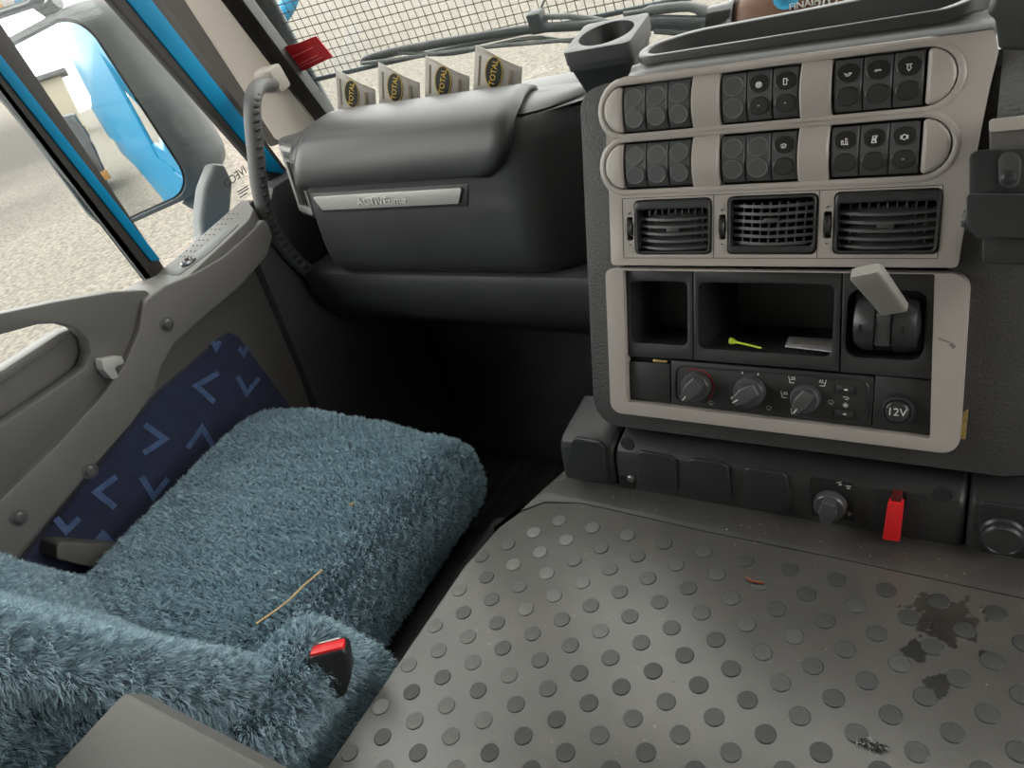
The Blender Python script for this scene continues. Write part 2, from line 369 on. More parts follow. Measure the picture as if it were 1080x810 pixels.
# ---- A-pillar trim and grab handle
def ywin(x, z): t = (x + .09) / 1.08; return 1.22 - .12 * t * t - (z - .66) * .17
def slant(p, yb, lean=.17, z0=.66):          # sight line meets the leaning windscreen-side plane
    r = ray(p); n = np.array([0, 1, lean]); o = np.array([0, yb, z0]); q = CAM + r * (((o - CAM) @ n) / (r @ n)); return q
def pillar(name, L0, L1, R0, R1, y, m, parent, depth, ztop=1.6, bev=.012):
    A, A1, B, B1 = (slant(p, y) for p in (L0, L1, R0, R1))
    ext = lambda p, q: p + (q - p) * ((ztop - p[2]) / (q[2] - p[2]))
    A2, B2 = ext(A, A1), ext(B, B1); d = np.array([-.03, depth, 0])
    bm = bmesh.new(); v = [bm.verts.new(q) for q in (A, B, B2, A2, A + d, B + d, B2 + d, A2 + d)]
    for f in ((0, 1, 2, 3), (4, 5, 6, 7), (0, 1, 5, 4), (1, 2, 6, 5), (2, 3, 7, 6), (3, 0, 4, 7)): bm.faces.new([v[i] for i in f])
    bmesh.ops.recalc_face_normals(bm, faces=bm.faces); bevel(bm, bev, 3)
    return finish(bm, name, m, parent)
ap = struct(pillar('trim_1', (297, 150), (200, 0), (338, 134), (236, 0), 1.045, BEIGE, None, .012)); ap['label'] = 'pale beige windscreen pillar trim at the left of the windscreen'
pillar('pillar_seal', (285, 156), (150, 0), (302, 150), (204, 0), 1.06, RUBT, ap, .05, bev=.006)
pillar('windscreen_seal', (336, 134), (232, 0), (352, 130), (256, 0), 1.07, RUB, ap, .05, bev=.003)
pad = slant((281, 86), 1.03); box('handle_mount', Frame(pad, (1, 0, 0), (0, -.17, 1)), -.012, .035, -.022, .022, -.02, .012, BEIGE, ap, .006)
gh = thing('grab_handle', (-1.09, .93, .55), 'dark grey ribbed grab handle on the windscreen pillar', 'handle')
gp = [pin(p, 1, y) for p, y in (((285, 90), .99), ((272, 92), .93), ((266, 112), .885), ((269, 155), .86), ((275, 205), .845), ((288, 244), .845), ((312, 275), .86), ((340, 298), .885))]
def smooth(P, n=4):
    P = [Vector(p) for p in P]; out = []
    for i in range(len(P) - 1):
        p0, p1, p2, p3 = P[max(i - 1, 0)], P[i], P[i + 1], P[min(i + 2, len(P) - 1)]
        for k in range(n):
            t = k / n; out.append(.5 * ((2 * p1) + (p2 - p0) * t + (2 * p0 - 5 * p1 + 4 * p2 - p3) * t * t + (3 * p1 - p0 - 3 * p2 + p3) * t ** 3))
    return out + [P[-1]]
gps = smooth(gp, 5)
tube('grip', gps, .0125, mat('handle_grey', (.08, .08, .08), .5, bump=.1), gh, 12, flat=1.35, up=(1, 0, 0))
for i in range(7, len(gps) - 4, 1):
    q = gps[i] + Vector((.0135, -.003, 0)); bm = bmesh.new(); bmesh.ops.create_uvsphere(bm, u_segments=8, v_segments=6, radius=.0058, matrix=Matrix.Translation(q) @ Matrix.Diagonal((.9, 1.2, .8, 1)))
    finish(bm, 'grip_bump', RUB, gh)

# ================================================================== DASHBOARD
dash = thing('dashboard', (-.8, 1.0, .3), 'dark grey moulded dashboard with lidded storage bin before the passenger seat', 'dashboard')
def sect(prof, xs, name, m, parent, solid=.006):
    rings = [[(x, y, z) for y, z in prof(x)] for x in xs]; return loft(name, rings, m, parent, closed=False, caps=False, solid=solid)
# shelf under the windscreen, all the way across
sect(lambda x: [(ywin(x, .66) + .02, .655), (ywin(x, .69) - .02, .694), (1.06, .70), (.99, .70), (.975, .66), (.96, .55)], np.linspace(-1.12, .95, 30), 'top_shelf', DASHG, dash, .01)
# storage unit lid: rows along its section from the front lip to the back edge
def spl(P, n): return smooth([(0, a, b) for a, b in P], n)
# (inset rolled edge along both ends)
lidp = spl([(.850, .655), (.836, .661), (.832, .680), (.838, .708), (.856, .731), (.888, .744), (.928, .747), (.960, .742), (.973, .732), (.978, .71)], 5)
rows = []
for i, q in enumerate(lidp):
    s = i / (len(lidp) - 1); hgt = max(0, min(1, (q.z - .657) / .075))
    xr = float(np.interp(q.z, [.652, .662, .680, .700, .725], [-.665, -.615, -.588, -.573, -.568])) - .022 * max(0, (q.y - .88) / .08)
    xl = float(np.interp(q.z, [.652, .665, .700, .735], [-.985, -1.0, -.990, -.975])) + .01 * max(0, (q.y - .90) / .07) ** 2
    row = []
    for k in range(29):
        t = k / 28; x = xl + (xr - xl) * t; e = min(t, 1 - t) * abs(xr - xl); dp = max(0, 1 - e / .016)
        row.append((x, q.y + .006 * dp * dp, q.z - .006 * dp * dp))
    rows.append(row)
lid = loft('storage_lid', rows, DASHG, dash, closed=False, caps=False, solid=.008)
# face of the storage unit and the shoulder to the right of the lid, one moulding rolling into the console side
lowp = spl([(1.06, .706), (1.0, .718), (.965, .729), (.928, .734), (.890, .731), (.862, .719), (.848, .702), (.844, .684), (.8425, .667), (.842, .650), (.841, .630), (.838, .600), (.838, .550), (.846, .512), (.862, .494), (.885, .487), (.94, .487)], 4)
rows = []
for q in lowp:
    dz = max(0, (.66 - q.z) / .17); row = []; top = q.y > .87 and q.z > .7
    for k in range(41):
        t = k / 40; x0 = -1.0 - .018 * dz; x1 = -.490 - .01 * dz + (.09 if top else 0); x = x0 + (x1 - x0) * t
        dp = min(1, max(0, (x + .60) / .11)); el = max(0, 1 - (x - x0) / .03); wgt = max(0, min(1, (.97 - q.y) / .10)) if q.z > .6 else 1
        row.append((x, q.y + max(0, .975 - q.y) * .82 * dp ** 2.2 + .02 * el * el * (q.z < .7), q.z - .004 * dp * (q.z > .7)))
    rows.append(row)
loft('storage_front', rows, DASHG, dash, closed=False, caps=False, solid=.008)
# silver strip with the raised lettering, in its recess
FSt = Frame((0, .8405, .634), (1, 0, 0), (0, .12, 1))
a = FSt.px((331, 207)); b = FSt.px((489, 197)); c_ = FSt.px((485, 214)); d_ = FSt.px((342, 221))
prism('strip_recess', rpoly([(a[0] - .008, a[1] + .005), (b[0] + .010, b[1] + .004), (c_[0] + .012, c_[1] - .006), (d_[0] - .006, d_[1] - .006)], .003, 3), FSt, -.012, .0005, BLK, dash, .001)
stp = prism('silver_strip', rpoly([a, b, c_, d_], .0025, 3), FSt, -.005, .0045, SILV, dash, .0025, 3)
te = FSt.px((404, 211)); text('raised_lettering', 'ACTIVEtime', .0165, FSt, te[0], te[1], .0050, mat('lettering_silver', (.75, .74, .71), .3, metal=.3), stp, .0016, rot=-.01, sx=1.18)
# lower dash under the unit and knee panel
sect(lambda x: [(.93, .490), (.868, .4918), (.858, .487), (.854, .478), (.855, .455), (.862, .425), (.878, .392), (.905, .365), (.95, .35)], np.linspace(-1.10, -.43, 12), 'lower_rim', DASHD, dash, .008)
sect(lambda x: [(.99, .42), (.985, .38), (1.0, .33), (1.04, .27), (1.10, .24), (1.16, .24)], np.linspace(-1.12, -.42, 12), 'knee_panel', DARK, dash, .008)
sect(lambda x: [(1.14, .30), (1.14, .05), (1.11, -.06), (1.06, -.112)], np.linspace(-1.12, -.45, 8), 'toe_board', DARK, dash, .008)
# left end: side vent in a pale frame
FV = Frame((-1.045, .885, .66), (.75, -.3, 0), (0, .15, 1))
ev = box('end_housing', FV, -.052, .03, -.075, .062, -.16, -.004, DASHD, dash, .01, 3)
vf = plate('side_vent', rrect(-.030, .030, -.062, .052, .004), [rrect(-.019, .026, -.050, .026, .003)], FV, -.004, .002, SILV, dash, .001)
box('louvre', FV, -.02, .03, -.052, .028, -.03, -.012, HOLE, vf, 0)
for k in range(3): box('louvre', FV, -.014 + k * .011, -.009 + k * .011, -.050, .026, -.012, -.002, CHAR, vf, .001)
box('vent_marker', FV, -.018, .012, .032, .044, .001, .003, CHAR, vf, .0005)

# ================================================================== CENTRE CONSOLE
TILT = math.radians(22)
FC = Frame((0, .608, .464), (1, 0, 0), (0, math.sin(TILT), math.cos(TILT)))
con = thing('center_console', (-.2, .66, .37), 'warm grey centre console with rocker switches, vents and storage cubbies', 'console')
# black surround behind everything
so = rpoly([(-.400, -.022), (.055, -.022), (.085, .10), (.085, .28), (.03, .315), (-.04, .33), (-.37, .352), (-.402, .345)], [.03, .06, .02, .03, .03, .02, .02, .02], 6)
plate('surround', so, [[(-.356, .010), (-.046, .008), (-.050, .328), (-.356, .328)]], FC, -.24, -.006, PEB, con, .012, 4)
box('surround_back', FC, -.39, .05, -.01, .325, -.243, -.238, HOLE, con, 0)
# upper grey fascia with openings for vents and the two switch pills
up = rpoly([(-.366, .166), (-.040, .166), (-.036, .236), (-.030, .30), (-.0255, .337), (-.0290, .3525), (-.350, .3545), (-.366, .335)], [.004, .004, .01, .01, .008, .004, .012, .02], 6)
def pill(v0, v1): 
    c = (v0 + v1) / 2; r = (v1 - v0) / 2
    return [(-.0755 + r * 1.02 * math.sin(math.pi * k / 12), c - r * math.cos(math.pi * k / 12)) for k in range(13)] + [(-.347 - r * .92 * math.sin(math.pi * k / 12), c + r * math.cos(math.pi * k / 12)) for k in range(13)]
R1 = (.2995, .3465); R2 = (.2440, .2915)
vents = [(-.3368, -.2560, .1785, .2325), (-.2385, -.1565, .1785, .2325), (-.1408, -.0563, .1785, .2325)]
holes = [pill(*R1), pill(*R2)] + [rrect(u0 - .001, u1 + .001, v0 - .001, v1 + .001, .005) for u0, u1, v0, v1 in vents] + \
        [rrect(uc - .0035, uc + .0035, .192, .2165, .0015, 2) for uc in (-.3430, -.2446, -.1468)]
fas = plate('upper_fascia', up, holes, FC, -.012, .006, GREY, con, .0025, 3)
# raised rims round the two switch pills
def ring(name, lp, grow, d0, d1, m, parent):
    c = Vector((sum(p[0] for p in lp) / len(lp), sum(p[1] for p in lp) / len(lp))); n = len(lp); bm = bmesh.new(); R = []
    out = []
    for i in range(n):
        p = Vector(lp[i]); t = (Vector(lp[(i + 1) % n]) - Vector(lp[i - 1])).normalized(); out.append(p + Vector((t.y, -t.x)) * grow)
    prof = [(0, d0), (0, d1 * .8), (.25, d1), (.6, d1), (1, d0)]
    for f, d in prof: R.append([bm.verts.new(FC.P(*(Vector(lp[i]) * (1 - f) + out[i] * f), d)) for i in range(n)])
    for a, b in zip(R, R[1:]):
        for k in range(n): bm.faces.new((a[k], a[(k + 1) % n], b[(k + 1) % n], b[k]))
    return finish(bm, name, m, parent, 50)
ring('pill_rim', pill(*R1), .0075, .0045, .0074, GREYS, fas); ring('pill_rim', pill(*R2), .0075, .0045, .0074, GREYS, fas)
box('seam_line', FC, -.3505, -.0560, .2352, .2358, .0055, .0063, BLK, fas, 0); box('seam_line', FC, -.3505, -.0560, .1736, .1742, .0055, .0063, BLK, fas, 0)
for uu in (-.3508, -.2532, -.1548, -.0560): box('seam_line', FC, uu - .0003, uu + .0003, .1740, .2352, .0055, .0063, BLK, fas, 0)
# switch beds, blocks and caps
for (v0, v1) in (R1, R2):
    prism('switch_bed', pill(v0 + .0005, v1 - .0005), FC, -.03, -.008, HOLE, con, 0)
    for u0, u1 in ((-.2745, -.2475), (-.1745, -.1480)):
        n = 10; vs = [v0 + (v1 - v0) * k / n for k in range(n + 1)]
        bm = bmesh.new(); rg = []
        for k, v in enumerate(vs):
            h = .003 + .0085 * math.sin(math.pi * (k + .8) / (n + 1.6))
            rg.append([bm.verts.new(FC.P(u0, v, -.01)), bm.verts.new(FC.P(u0, v, h - .0015)), bm.verts.new(FC.P(u0 + .0015, v, h)), bm.verts.new(FC.P(u1 - .0015, v, h)), bm.verts.new(FC.P(u1, v, h - .0015)), bm.verts.new(FC.P(u1, v, -.01))])
        for a, b in zip(rg, rg[1:]):
            for k in range(5): bm.faces.new((a[k], a[k + 1], b[k + 1], b[k]))
        bm.faces.new(rg[0]); bm.faces.new(rg[-1]); finish(bm, 'spacer_block', GREYS, con, 40)
    c = (v0 + v1) / 2; r = (v1 - v0) / 2 - .001
    for sgn, ue in ((1, -.0742), (-1, -.3482)):
        pl = [(ue + sgn * r * (.98 if sgn > 0 else .88) * math.sin(math.pi * k / 14), c - r * math.cos(math.pi * k / 14)) for k in range(15)]
        prism('end_cap', pl, FC, -.01, .0085, GREYS, con, .004, 4, bang=40)
# rocker switches
def rocker_mesh(h, w):
    fr0 = Frame((0, 0, 0), (1, 0, 0), (0, 1, 0)); n = 12; bm = bmesh.new(); rg = []
    for k in range(n + 1):
        v = -h / 2 + h * k / n; s = v / (h / 2); d = .0075 - .0035 * s * s + .0012 * s
        if k in (0, n): d -= .002
        rg.append([bm.verts.new(c) for c in ((-w / 2, v, -.012), (-w / 2, v, d - .0012), (-w / 2 + .0012, v, d), (w / 2 - .0012, v, d), (w / 2, v, d - .0012), (w / 2, v, -.012))])
    for a, b in zip(rg, rg[1:]):
        for k in range(5): bm.faces.new((a[k], a[k + 1], b[k + 1], b[k]))
    bm.faces.new(rg[0]); bm.faces.new(rg[-1])
    bmesh.ops.recalc_face_normals(bm, faces=bm.faces)
    for f in bm.faces: f.smooth = True
    for e in bm.edges:
        if len(e.link_faces) == 2 and e.calc_face_angle(0) > .6: e.smooth = False
    me = bpy.data.meshes.new('rocker_switch'); bm.to_mesh(me); bm.free(); me.materials.append(SWM); return me
SWM = mat('switch_plastic', (.075, .076, .077), .36, bump=.04, bscale=900)
SWR = mat('switch_ring', (.14, .14, .14), .3); SWD = mat('switch_lens', (.022, .022, .022), .3)
def disc_mesh(rx, ry, ring):
    bm = bmesh.new(); n = 22; prof = [(1, 0), (1, .0010), (.93, .0014), (.86, .0008)] if ring else [(1, 0), (1, .0009), (.85, .0006)]
    R = [[bm.verts.new((rx * f * math.cos(2 * math.pi * k / n), ry * f * math.sin(2 * math.pi * k / n), d)) for k in range(n)] for f, d in prof]
    for a, b in zip(R, R[1:]):
        for k in range(n): bm.faces.new((a[k], a[(k + 1) % n], b[(k + 1) % n], b[k]))
    bm.faces.new(R[-1])
    for f in bm.faces: f.smooth = len(f.verts) == 4
    me = bpy.data.meshes.new('d'); bm.to_mesh(me); bm.free(); return me
RM = rocker_mesh(.0425, .0228)
ringm = disc_mesh(.0096, .0092, True); ringm.materials.append(SWR); ringm.materials.append(SWM)
for i, pgn in enumerate(ringm.polygons): pgn.material_index = 1 if len(pgn.vertices) > 4 else 0
lensm = disc_mesh(.0096, .0080, False); lensm.materials.append(SWD)
ICONS = {
 (0, 1, 1): [ell(0, 0, .9, .8, 10), [(-.5, .1), (.5, .1)], [(-.4, -.4), (-.4, .4)], [(.4, -.4), (.4, .4)], [(0, -.5), (0, .7)]],
 (0, 1, 2): [[(-.5, -.8), (.4, -.8), (.4, .9), (-.5, .9), (-.5, -.8)], [(.4, .4), (.8, .4)]],
 (0, 2, 0): [[(-1, .4), (-.5, -.4), (.3, -.4), (.9, .3), (.2, .3), (-.2, -.1), (-1, .4)]],
 (0, 2, 1): [[(-.9, .1), (.9, .1)], [(-.6, .3), (.6, .3)], [(-.4, -.2), (-.4, -.2 + .05)]],
 (0, 2, 2): [[(-.6, .8), (.6, .8), (.3, .3), (.6, -.2), (0, -.9), (-.5, -.1), (-.2, .3), (-.6, .8)]],
 (1, 1, 2): [[(-.8, .4), (.2, .6), (.8, .2), (.4, -.5), (-.6, -.5)], [(-.8, -.1), (.2, 0)]],
 (1, 2, 0): [[(-.9, -.9), (-.9, .2), (-.5, .2), (-.5, -.9)], [(-.3, -.9), (.9, -.9)], [(.2, -.9), (.2, .8)], [(.2, .8), (.7, .5)], [(.7, -.9), (.7, 0)]],
 (1, 2, 1): [[(-.6, -.9), (.6, -.9), (.4, 0), (.8, .9), (-.3, .9), (-.6, -.9)], [(-.3, -.3), (.5, .5)], [(-.3, .4), (.3, -.5)]],
 (1, 2, 2): [ell(0, 0, .6, .7, 12), [(-.9, -.5), (-.9, .5)], [(.9, -.5), (.9, .5)]],
}
GST = [-.3465 + .01175, -.2460 + .01175, -.1465 + .01175]
for r, (v0, v1) in enumerate((R1, R2)):
    for g in range(3):
        for k in range(3):
            uc = GST[g] + k * .02355; vc = (v0 + v1) / 2
            s = link('rocker_switch', RM, None, con, FC.mat(uc, vc, 0))
            icon = (r, g, k) in ICONS
            for j, vv in enumerate((.0098, -.0092)):
                me = lensm if (icon or (g == 2)) else ringm
                q = link('switch_lens' if me is lensm else 'switch_ring', me, None, s, FC.mat(uc, vc + vv, .0072 - .0035 * (vv / .021) ** 2 + .0004) @ Matrix.Rotation(math.radians(-(8 if j == 0 else -8)), 4, 'X'))
                if icon:
                    if j == 0: strokes('switch_symbol', ICONS[(r, g, k)], .0007, FC, uc, vc + vv - .001, .0084, .0030, WHITE, s)
                    elif (r, g, k) in ((0, 1, 1), (1, 2, 2), (0, 1, 2)): lathe('indicator_dot', [(.0012, 0), (.001, .0009), (0, .001)], FC, uc, vc + vv, .0 and 0 or MATS['white_print'], s, 8, matrix=None) if False else strokes('indicator_dot', [[(-.2, 0), (.2, 0)]], .0014, FC, uc, vc + vv, .0080, .003, GPRINT, s)
# air vents
VSL = mat('vent_slat', (.075, .076, .077), .38)
for vi, (u0, u1, v0, v1) in enumerate(vents):
    vent = plate('air_vent', rrect(u0, u1, v0, v1, .005), [rrect(u0 + .0028, u1 - .0028, v0 + (.0028 if vi != 1 else .0075), v1 - (.0095 if vi != 1 else .0028), .003)], FC, -.03, .0085, BLKS, con, .002, 3)
    box('vent_back', FC, u0 + .003, u1 - .003, v0 + .003, v1 - .003, -.032, -.026, HOLE, vent, 0)
    ns = 5 if vi != 1 else 6
    lo = v0 + (.0035 if vi != 1 else .008); hi = v1 - (.014 if vi != 1 else .004)
    tl = math.radians(28 if vi != 1 else -12)
    for k in range(ns):
        vv = lo + (hi - lo) * (k + .35) / ns; bm = bmesh.new(); n = 8; rg = []
        for i in range(n + 1):
            t = i / n; u = u0 + .0028 + (u1 - u0 - .0056) * t; bow = .0075 * math.sin(math.pi * t) - .001; dv = -.0015 * math.sin(math.pi * t)
            fr_ = [(.0, .0014), (.0, -.0014), (-.016, -.0007), (-.016, .0007)]
            rg.append([bm.verts.new(FC.P(u, vv + dv + b_ * math.cos(tl) - a_ * math.sin(tl) * (1 if a_ else 0) * 1.0, bow + a_)) for a_, b_ in fr_])
        for a, b in zip(rg, rg[1:]):
            for q in range(4): bm.faces.new((a[q], a[(q + 1) % 4], b[(q + 1) % 4], b[q]))
        bm.faces.new(rg[0]); bm.faces.new(rg[-1]); finish(bm, 'slat', VSL, vent, 40)
    nf = 9 if vi != 1 else 8
    for k in range(nf):
        u = u0 + .008 + (u1 - u0 - .016) * (k + .5) / nf; dd = -.003 if vi != 1 else .001
        prism('fin', [(u - .0008, v0 + .005), (u + .0008, v0 + .005), (u + .0008 + (.002 if vi == 1 else 0), v1 - .006), (u - .0008 + (.002 if vi == 1 else 0), v1 - .006)], FC, -.022, dd, VSL, vent, .0004, 1)
    uc = (u0 + u1) / 2; vc = (lo + hi) / 2 + .002
    box('adjust_tab', FC, uc - .007, uc + .007, vc - .0022, vc + .0022, -.004, .0085 if vi == 1 else .005, CHAR, vent, .001)
for uc in (-.3430, -.2446, -.1468):
    w = lathe('thumb_wheel', [(.0095, -.0026), (.0102, -.0018), (.0102, .0018), (.0095, .0026)], Frame(FC.P(uc, .2043, -.001), FC.v, FC.n), 0, 0, BLKS, con, 26)
    strokes('vent_mark', [[(-.8, -.4), (0, .4)], [(-.2, -.6), (.8, .5)]], .0005, FC, uc, .2205, .0061, .0022, BLK, con); strokes('vent_mark', [[(-.3, 0), (.3, 0)]], .0012, FC, uc, .1875, .0061, .002, BLK, con)
# lower grey bezel round the dark inserts
lb = plate('lower_bezel', rpoly([(-.370, .000), (-.026, -.001), (-.030, .1615), (-.371, .1630)], [.012, .014, .014, .008], 6), [rpoly([(-.3500, .0145), (-.0500, .0115), (-.0568, .1638 - .0028), (-.3502, .1638 - .0028)], .001, 1)], FC, -.012, .011, GREYS, con, .005, 4)
for (p, q_) in (((990, 357), (1001, 361)), ((1003, 363), (1006, 366))):
    strokes('scuff_mark', [[FC.px(p, .011), FC.px(q_, .011)]], .0016 if p[0] < 1000 else .0035, FC, 0, 0, .0109, 1, mat('scuff_brown', (.20, .175, .155), .6), lb, .0002)
prism('edge_remnant', [(-.0265, .012), (-.0225, .012), (-.0225, .040), (-.0262, .036)], FC, .0, .004, RUST, con, .0005)
# inserts: a tray is a plate with an opening and a five-sided pocket behind
def tray(name, outer, inner, depth, m, shrink=.012):
    t = plate(name, outer, [inner], FC, -.008, .004, m, con, .001, 2)
    bm = bmesh.new(); n = len(inner); c = Vector((sum(p[0] for p in inner) / n, sum(p[1] for p in inner) / n))
    rings = []
    for d, f in ((.0032, 0), (-.02, .015), (-depth, .06), (-depth - .002, .08)): rings.append([bm.verts.new(FC.P(*(Vector(p) + (c - Vector(p)) * f), d)) for p in inner])
    for a, b in zip(rings, rings[1:]):
        for k in range(n): bm.faces.new((a[k], a[(k + 1) % n], b[(k + 1) % n], b[k]))
    bm.faces.new(rings[-1]); finish(bm, 'pocket', BLK, t, 50); return t
TP = .1608
tray('small_cubby', [(-.3498, .0655), (-.2757, .0665), (-.2757, TP), (-.3500, TP)], rrect(-.3450, -.2815, .0815, .1490, .006), .07, BLK)
tray('wide_cubby', [(-.2749, .0665), (-.1312, .0660), (-.1328, TP), (-.2749, TP)], rrect(-.2695, -.1385, .0800, .1490, .007), .11, BLK)
lp = tray('brake_lever_panel', [(-.1300, .0655), (-.0528, .0650), (-.0570, TP), (-.1320, TP)], rrect(-.1265, -.0615, .0815, .1450, .010), .018, BLK)
# brake lever: drum with a grey flag handle
FD = Frame(FC.P(-.0935, .1135, -.004), FC.v, FC.n)            # axis along the console's left-right direction
drum = lathe('lever_drum', [(.012, -.027), (.022, -.025), (.0255, -.019), (.0262, -.008), (.0205, -.0072), (.0205, .0072), (.0262, .008), (.0255, .019), (.022, .026), (.012, .029)], FD, 0, 0, BLKS, con, 30)
bar_ = prism('drum_bridge', [(-.013, -.0065), (.012, -.0065), (.012, .0065), (-.013, .0065)], Frame(FC.P(-.0935, .1120, -.004), FC.v, -FC.u), .0, .0, CHAR, drum) if False else box('drum_bridge', FC, -.1005, -.0870, .0960, .1270, .0, .0185, CHAR, drum, .002)
for uu in (-.1125, -.0770): box('drum_slot', FC, uu - .0009, uu + .0009, .109, .116, .02, .0225, HOLE, drum, 0)
rg = []
lq = lambda p, d: FC.P(*FC.px(p, d), d)
ctr = [lq((943, 326), .018), lq((935, 315), .029), lq((922, 298), .045), lq((914, 288), .054), lq((912, 285), .057)]
wid = [.0118, .0122, .0130, .0134, .0118]; thk = [.0052, .0054, .0060, .0064, .0050]
for c, w, h in zip(ctr, wid, thk):
    tdir = (ctr[3] - ctr[0]).normalized(); uu = FC.u - tdir * FC.u.dot(tdir); uu.normalize(); vv = tdir.cross(uu)
    rg.append([c + uu * a * w + vv * b * h for a, b in rpoly([(-1, -1), (1, -1), (1, 1), (-1, 1)], .35, 3)])
loft('lever_handle', rg, mat('lever_grey', (.30, .285, .26), .5, var=.05), drum, ang=50)
# climate row
box('blank_cover', FC, -.3490, -.3020, .0165, .0595, -.006, .0025, BLK, con, .001)
box('cover_gap', FC, -.3495, -.3010, .0600, .0655, -.012, -.003, HOLE, con, 0)
box('foam_scrap', FC, -.322, -.306, .0600, .0630, -.003, .001, RUST, con, .0006)
cl = prism('climate_panel', rpoly([(-.3005, .0150), (-.1000, .0132), (-.1003, .0635), (-.3005, .0640)], .002, 2), FC, -.006, .003, BLK, con, .001)
ri = rrect(-.2945, -.1050, .0180, .0582, .009, 5); plate('recess_rim', rpoly([(-.2962, .0162), (-.1033, .0162), (-.1033, .0600), (-.2962, .0600)], .010, 5), [ri], FC, .003, .0042, BLKS, cl, .0005, 1)
KNG = mat('knob_grey', (.075, .076, .078), .3)
def knob(uc, vc, ang, R=.0158, m=KNG, panel=None, hl=True):
    k = lathe('control_knob', [(R, .003), (R, .008), (R * .96, .011), (R * .88, .0125), (R * .5, .0130), (0, .0132)], FC if panel is None else panel, uc, vc, m, None or KP[0], 30)
    fr = FC if panel is None else panel; ca, sa = math.cos(ang), math.sin(ang)
    pts = rpoly([(-.95 * R, -.28 * R), (-.1 * R, -.52 * R), (.75 * R, -.42 * R), (.82 * R, .42 * R), (-.1 * R, .52 * R), (-.95 * R, .28 * R)], .0015, 3)
    pts = [(uc + a * ca - b * sa, vc + a * sa + b * ca) for a, b in pts]
    prism('pointer_ridge', pts, fr, .012, .0215, m, k, .0022, 3)
    if hl: strokes('pointer_line', [[(-.95, 0), (-.6, 0)]], .0012, fr, uc, vc, .0217, R, WHITE, k, rot=ang)
    return k
KP = [cl]
knob(-.2715, .0385, math.radians(52)); strokes('heat_scale', [ell(0, 0, 1, 1, 14, 45 - 40, 120)], .0010, FC, -.2715, .0385, .0032, .0182, REDP, cl); strokes('heat_scale', [ell(0, 0, 1, 1, 8, -45, 5)], .0010, FC, -.2715, .0385, .0032, .0182, REDP, cl)
knob(-.2150, .0385, math.radians(35)); knob(-.1605, .0368, math.radians(58), .0140)
for uu, vv in ((-.2235, .0570), (-.2075, .0568), (-.2345, .0290)): strokes('fan_mark', [[(0, -.4), (0, .4)]], .0013, FC, uu, vv, .0032, .002, WHITE, cl)
for uu, vv in ((-.2560, .0215), (-.1960, .0225), (-.1372, .0350)): strokes('symbol', [ell(0, 0, 1, .6, 8), [(-.6, -.9), (.6, -.9)]], .0006, FC, uu, vv, .0032, .0026, GPRINT, cl)
for uu, vv, fl in ((-.1745, .0535, 1), (-.1455, .0530, -1), (-.1815, .0375, 1), (-.1715, .0205, 1)):
    strokes('air_symbol', [[(-.9 * fl, 1), (-.5 * fl, -.8), (.7 * fl, -.8)], [(-.3 * fl, .2), (.5 * fl, .2)], [(.6 * fl, 1), (.9 * fl, .2)], [(-.1 * fl, .9), (.3 * fl, .6)]], .0007, FC, uu, vv, .0032, .0034, WHITE, cl)
for vv in (.0490, .0245):
    sb = box('slide_button', FC, -.1330, -.1160, vv - .0042, vv + .0042, .003, .0050, BLKS, cl, .0008); strokes('symbol', [[(-.5, 0), (.5, 0)]], .0016, FC, -.1240, vv, .0051, .002, WHITE, sb)
strokes('symbol', [[(-.9, .4), (.5, .4), (.9, 0), (.5, -.4), (-.2, -.4)]], .0007, FC, -.1240, .0400, .0032, .0028, WHITE, cl)
strokes('symbol', [[(-.9, 0), (.9, 0)], [(0, -.9), (0, .9)], [(-.6, -.6), (.6, .6)], [(-.6, .6), (.6, -.6)]], .0006, FC, -.1240, .0330, .0032, .0028, WHITE, cl)
ps = prism('socket_panel', [(-.0995, .0130), (-.0502, .0117), (-.0525, .0642), (-.0995, .0646)], FC, -.006, .003, BLK, con, .001)
sk = lathe('power_socket', [(.0150, .002), (.0150, .007), (.0138, .0095), (.0115, .0100), (.0108, .0085), (.0104, .0085), (.0100, .0125), (.0088, .0135), (0, .0135)], FC, -.0782, .0340, BLKS, ps, 32)
text('socket_lettering', '12V', .0105, FC, -.0782, .0340, .0137, WHITE, sk, .0001)
BLKT = mat('tray_dark', (.036, .036, .036), .40, bump=.06, bscale=800)
# ---- console top: rolled shoulder and open tray
rows = []
for y, z in ((.7405, .785), (.7385, .7885), (.7400, .7925), (.7450, .7955), (.7510, .7965), (.7560, .7975), (.7600, .8005), (.7640, .8015)):
    rows.append([(x, y + .004 * max(0, (-.31 - x) / .04) ** 2, z - .006 * max(0, (-.32 - x) / .03)) for x in np.linspace(-.349, -.028, 26)])
loft('top_shoulder', rows, BLKT, con, closed=False, caps=False, solid=.004)
FTR = Frame((0, 0, .801), (1, 0, 0), (0, 1, 0))
to = rpoly([(-.338, .757), (-.048, .757), (-.022, .80), (-.030, .858), (-.20, .850), (-.310, .838), (-.352, .800)], [.02, .03, .03, .03, .05, .05, .03], 8)
ti = rpoly([(-.330, .766), (-.058, .766), (-.034, .802), (-.042, .846), (-.20, .838), (-.300, .827), (-.340, .798)], [.018, .03, .03, .03, .05, .05, .028], 8)
bump_ = lambda x: .0
tr = plate('top_tray', to, [ti], FTR, -.014, .004, BLKT, con, .003, 3)
for v in tr.data.vertices:                                       # the lip kicks up towards the driver's end
    v.co.z += .012 * max(0, (v.co.x + .11) / .09) ** 2 if v.co.z > .795 else 0
bm = bmesh.new(); n = len(ti); cxt, cyt = -.19, .82
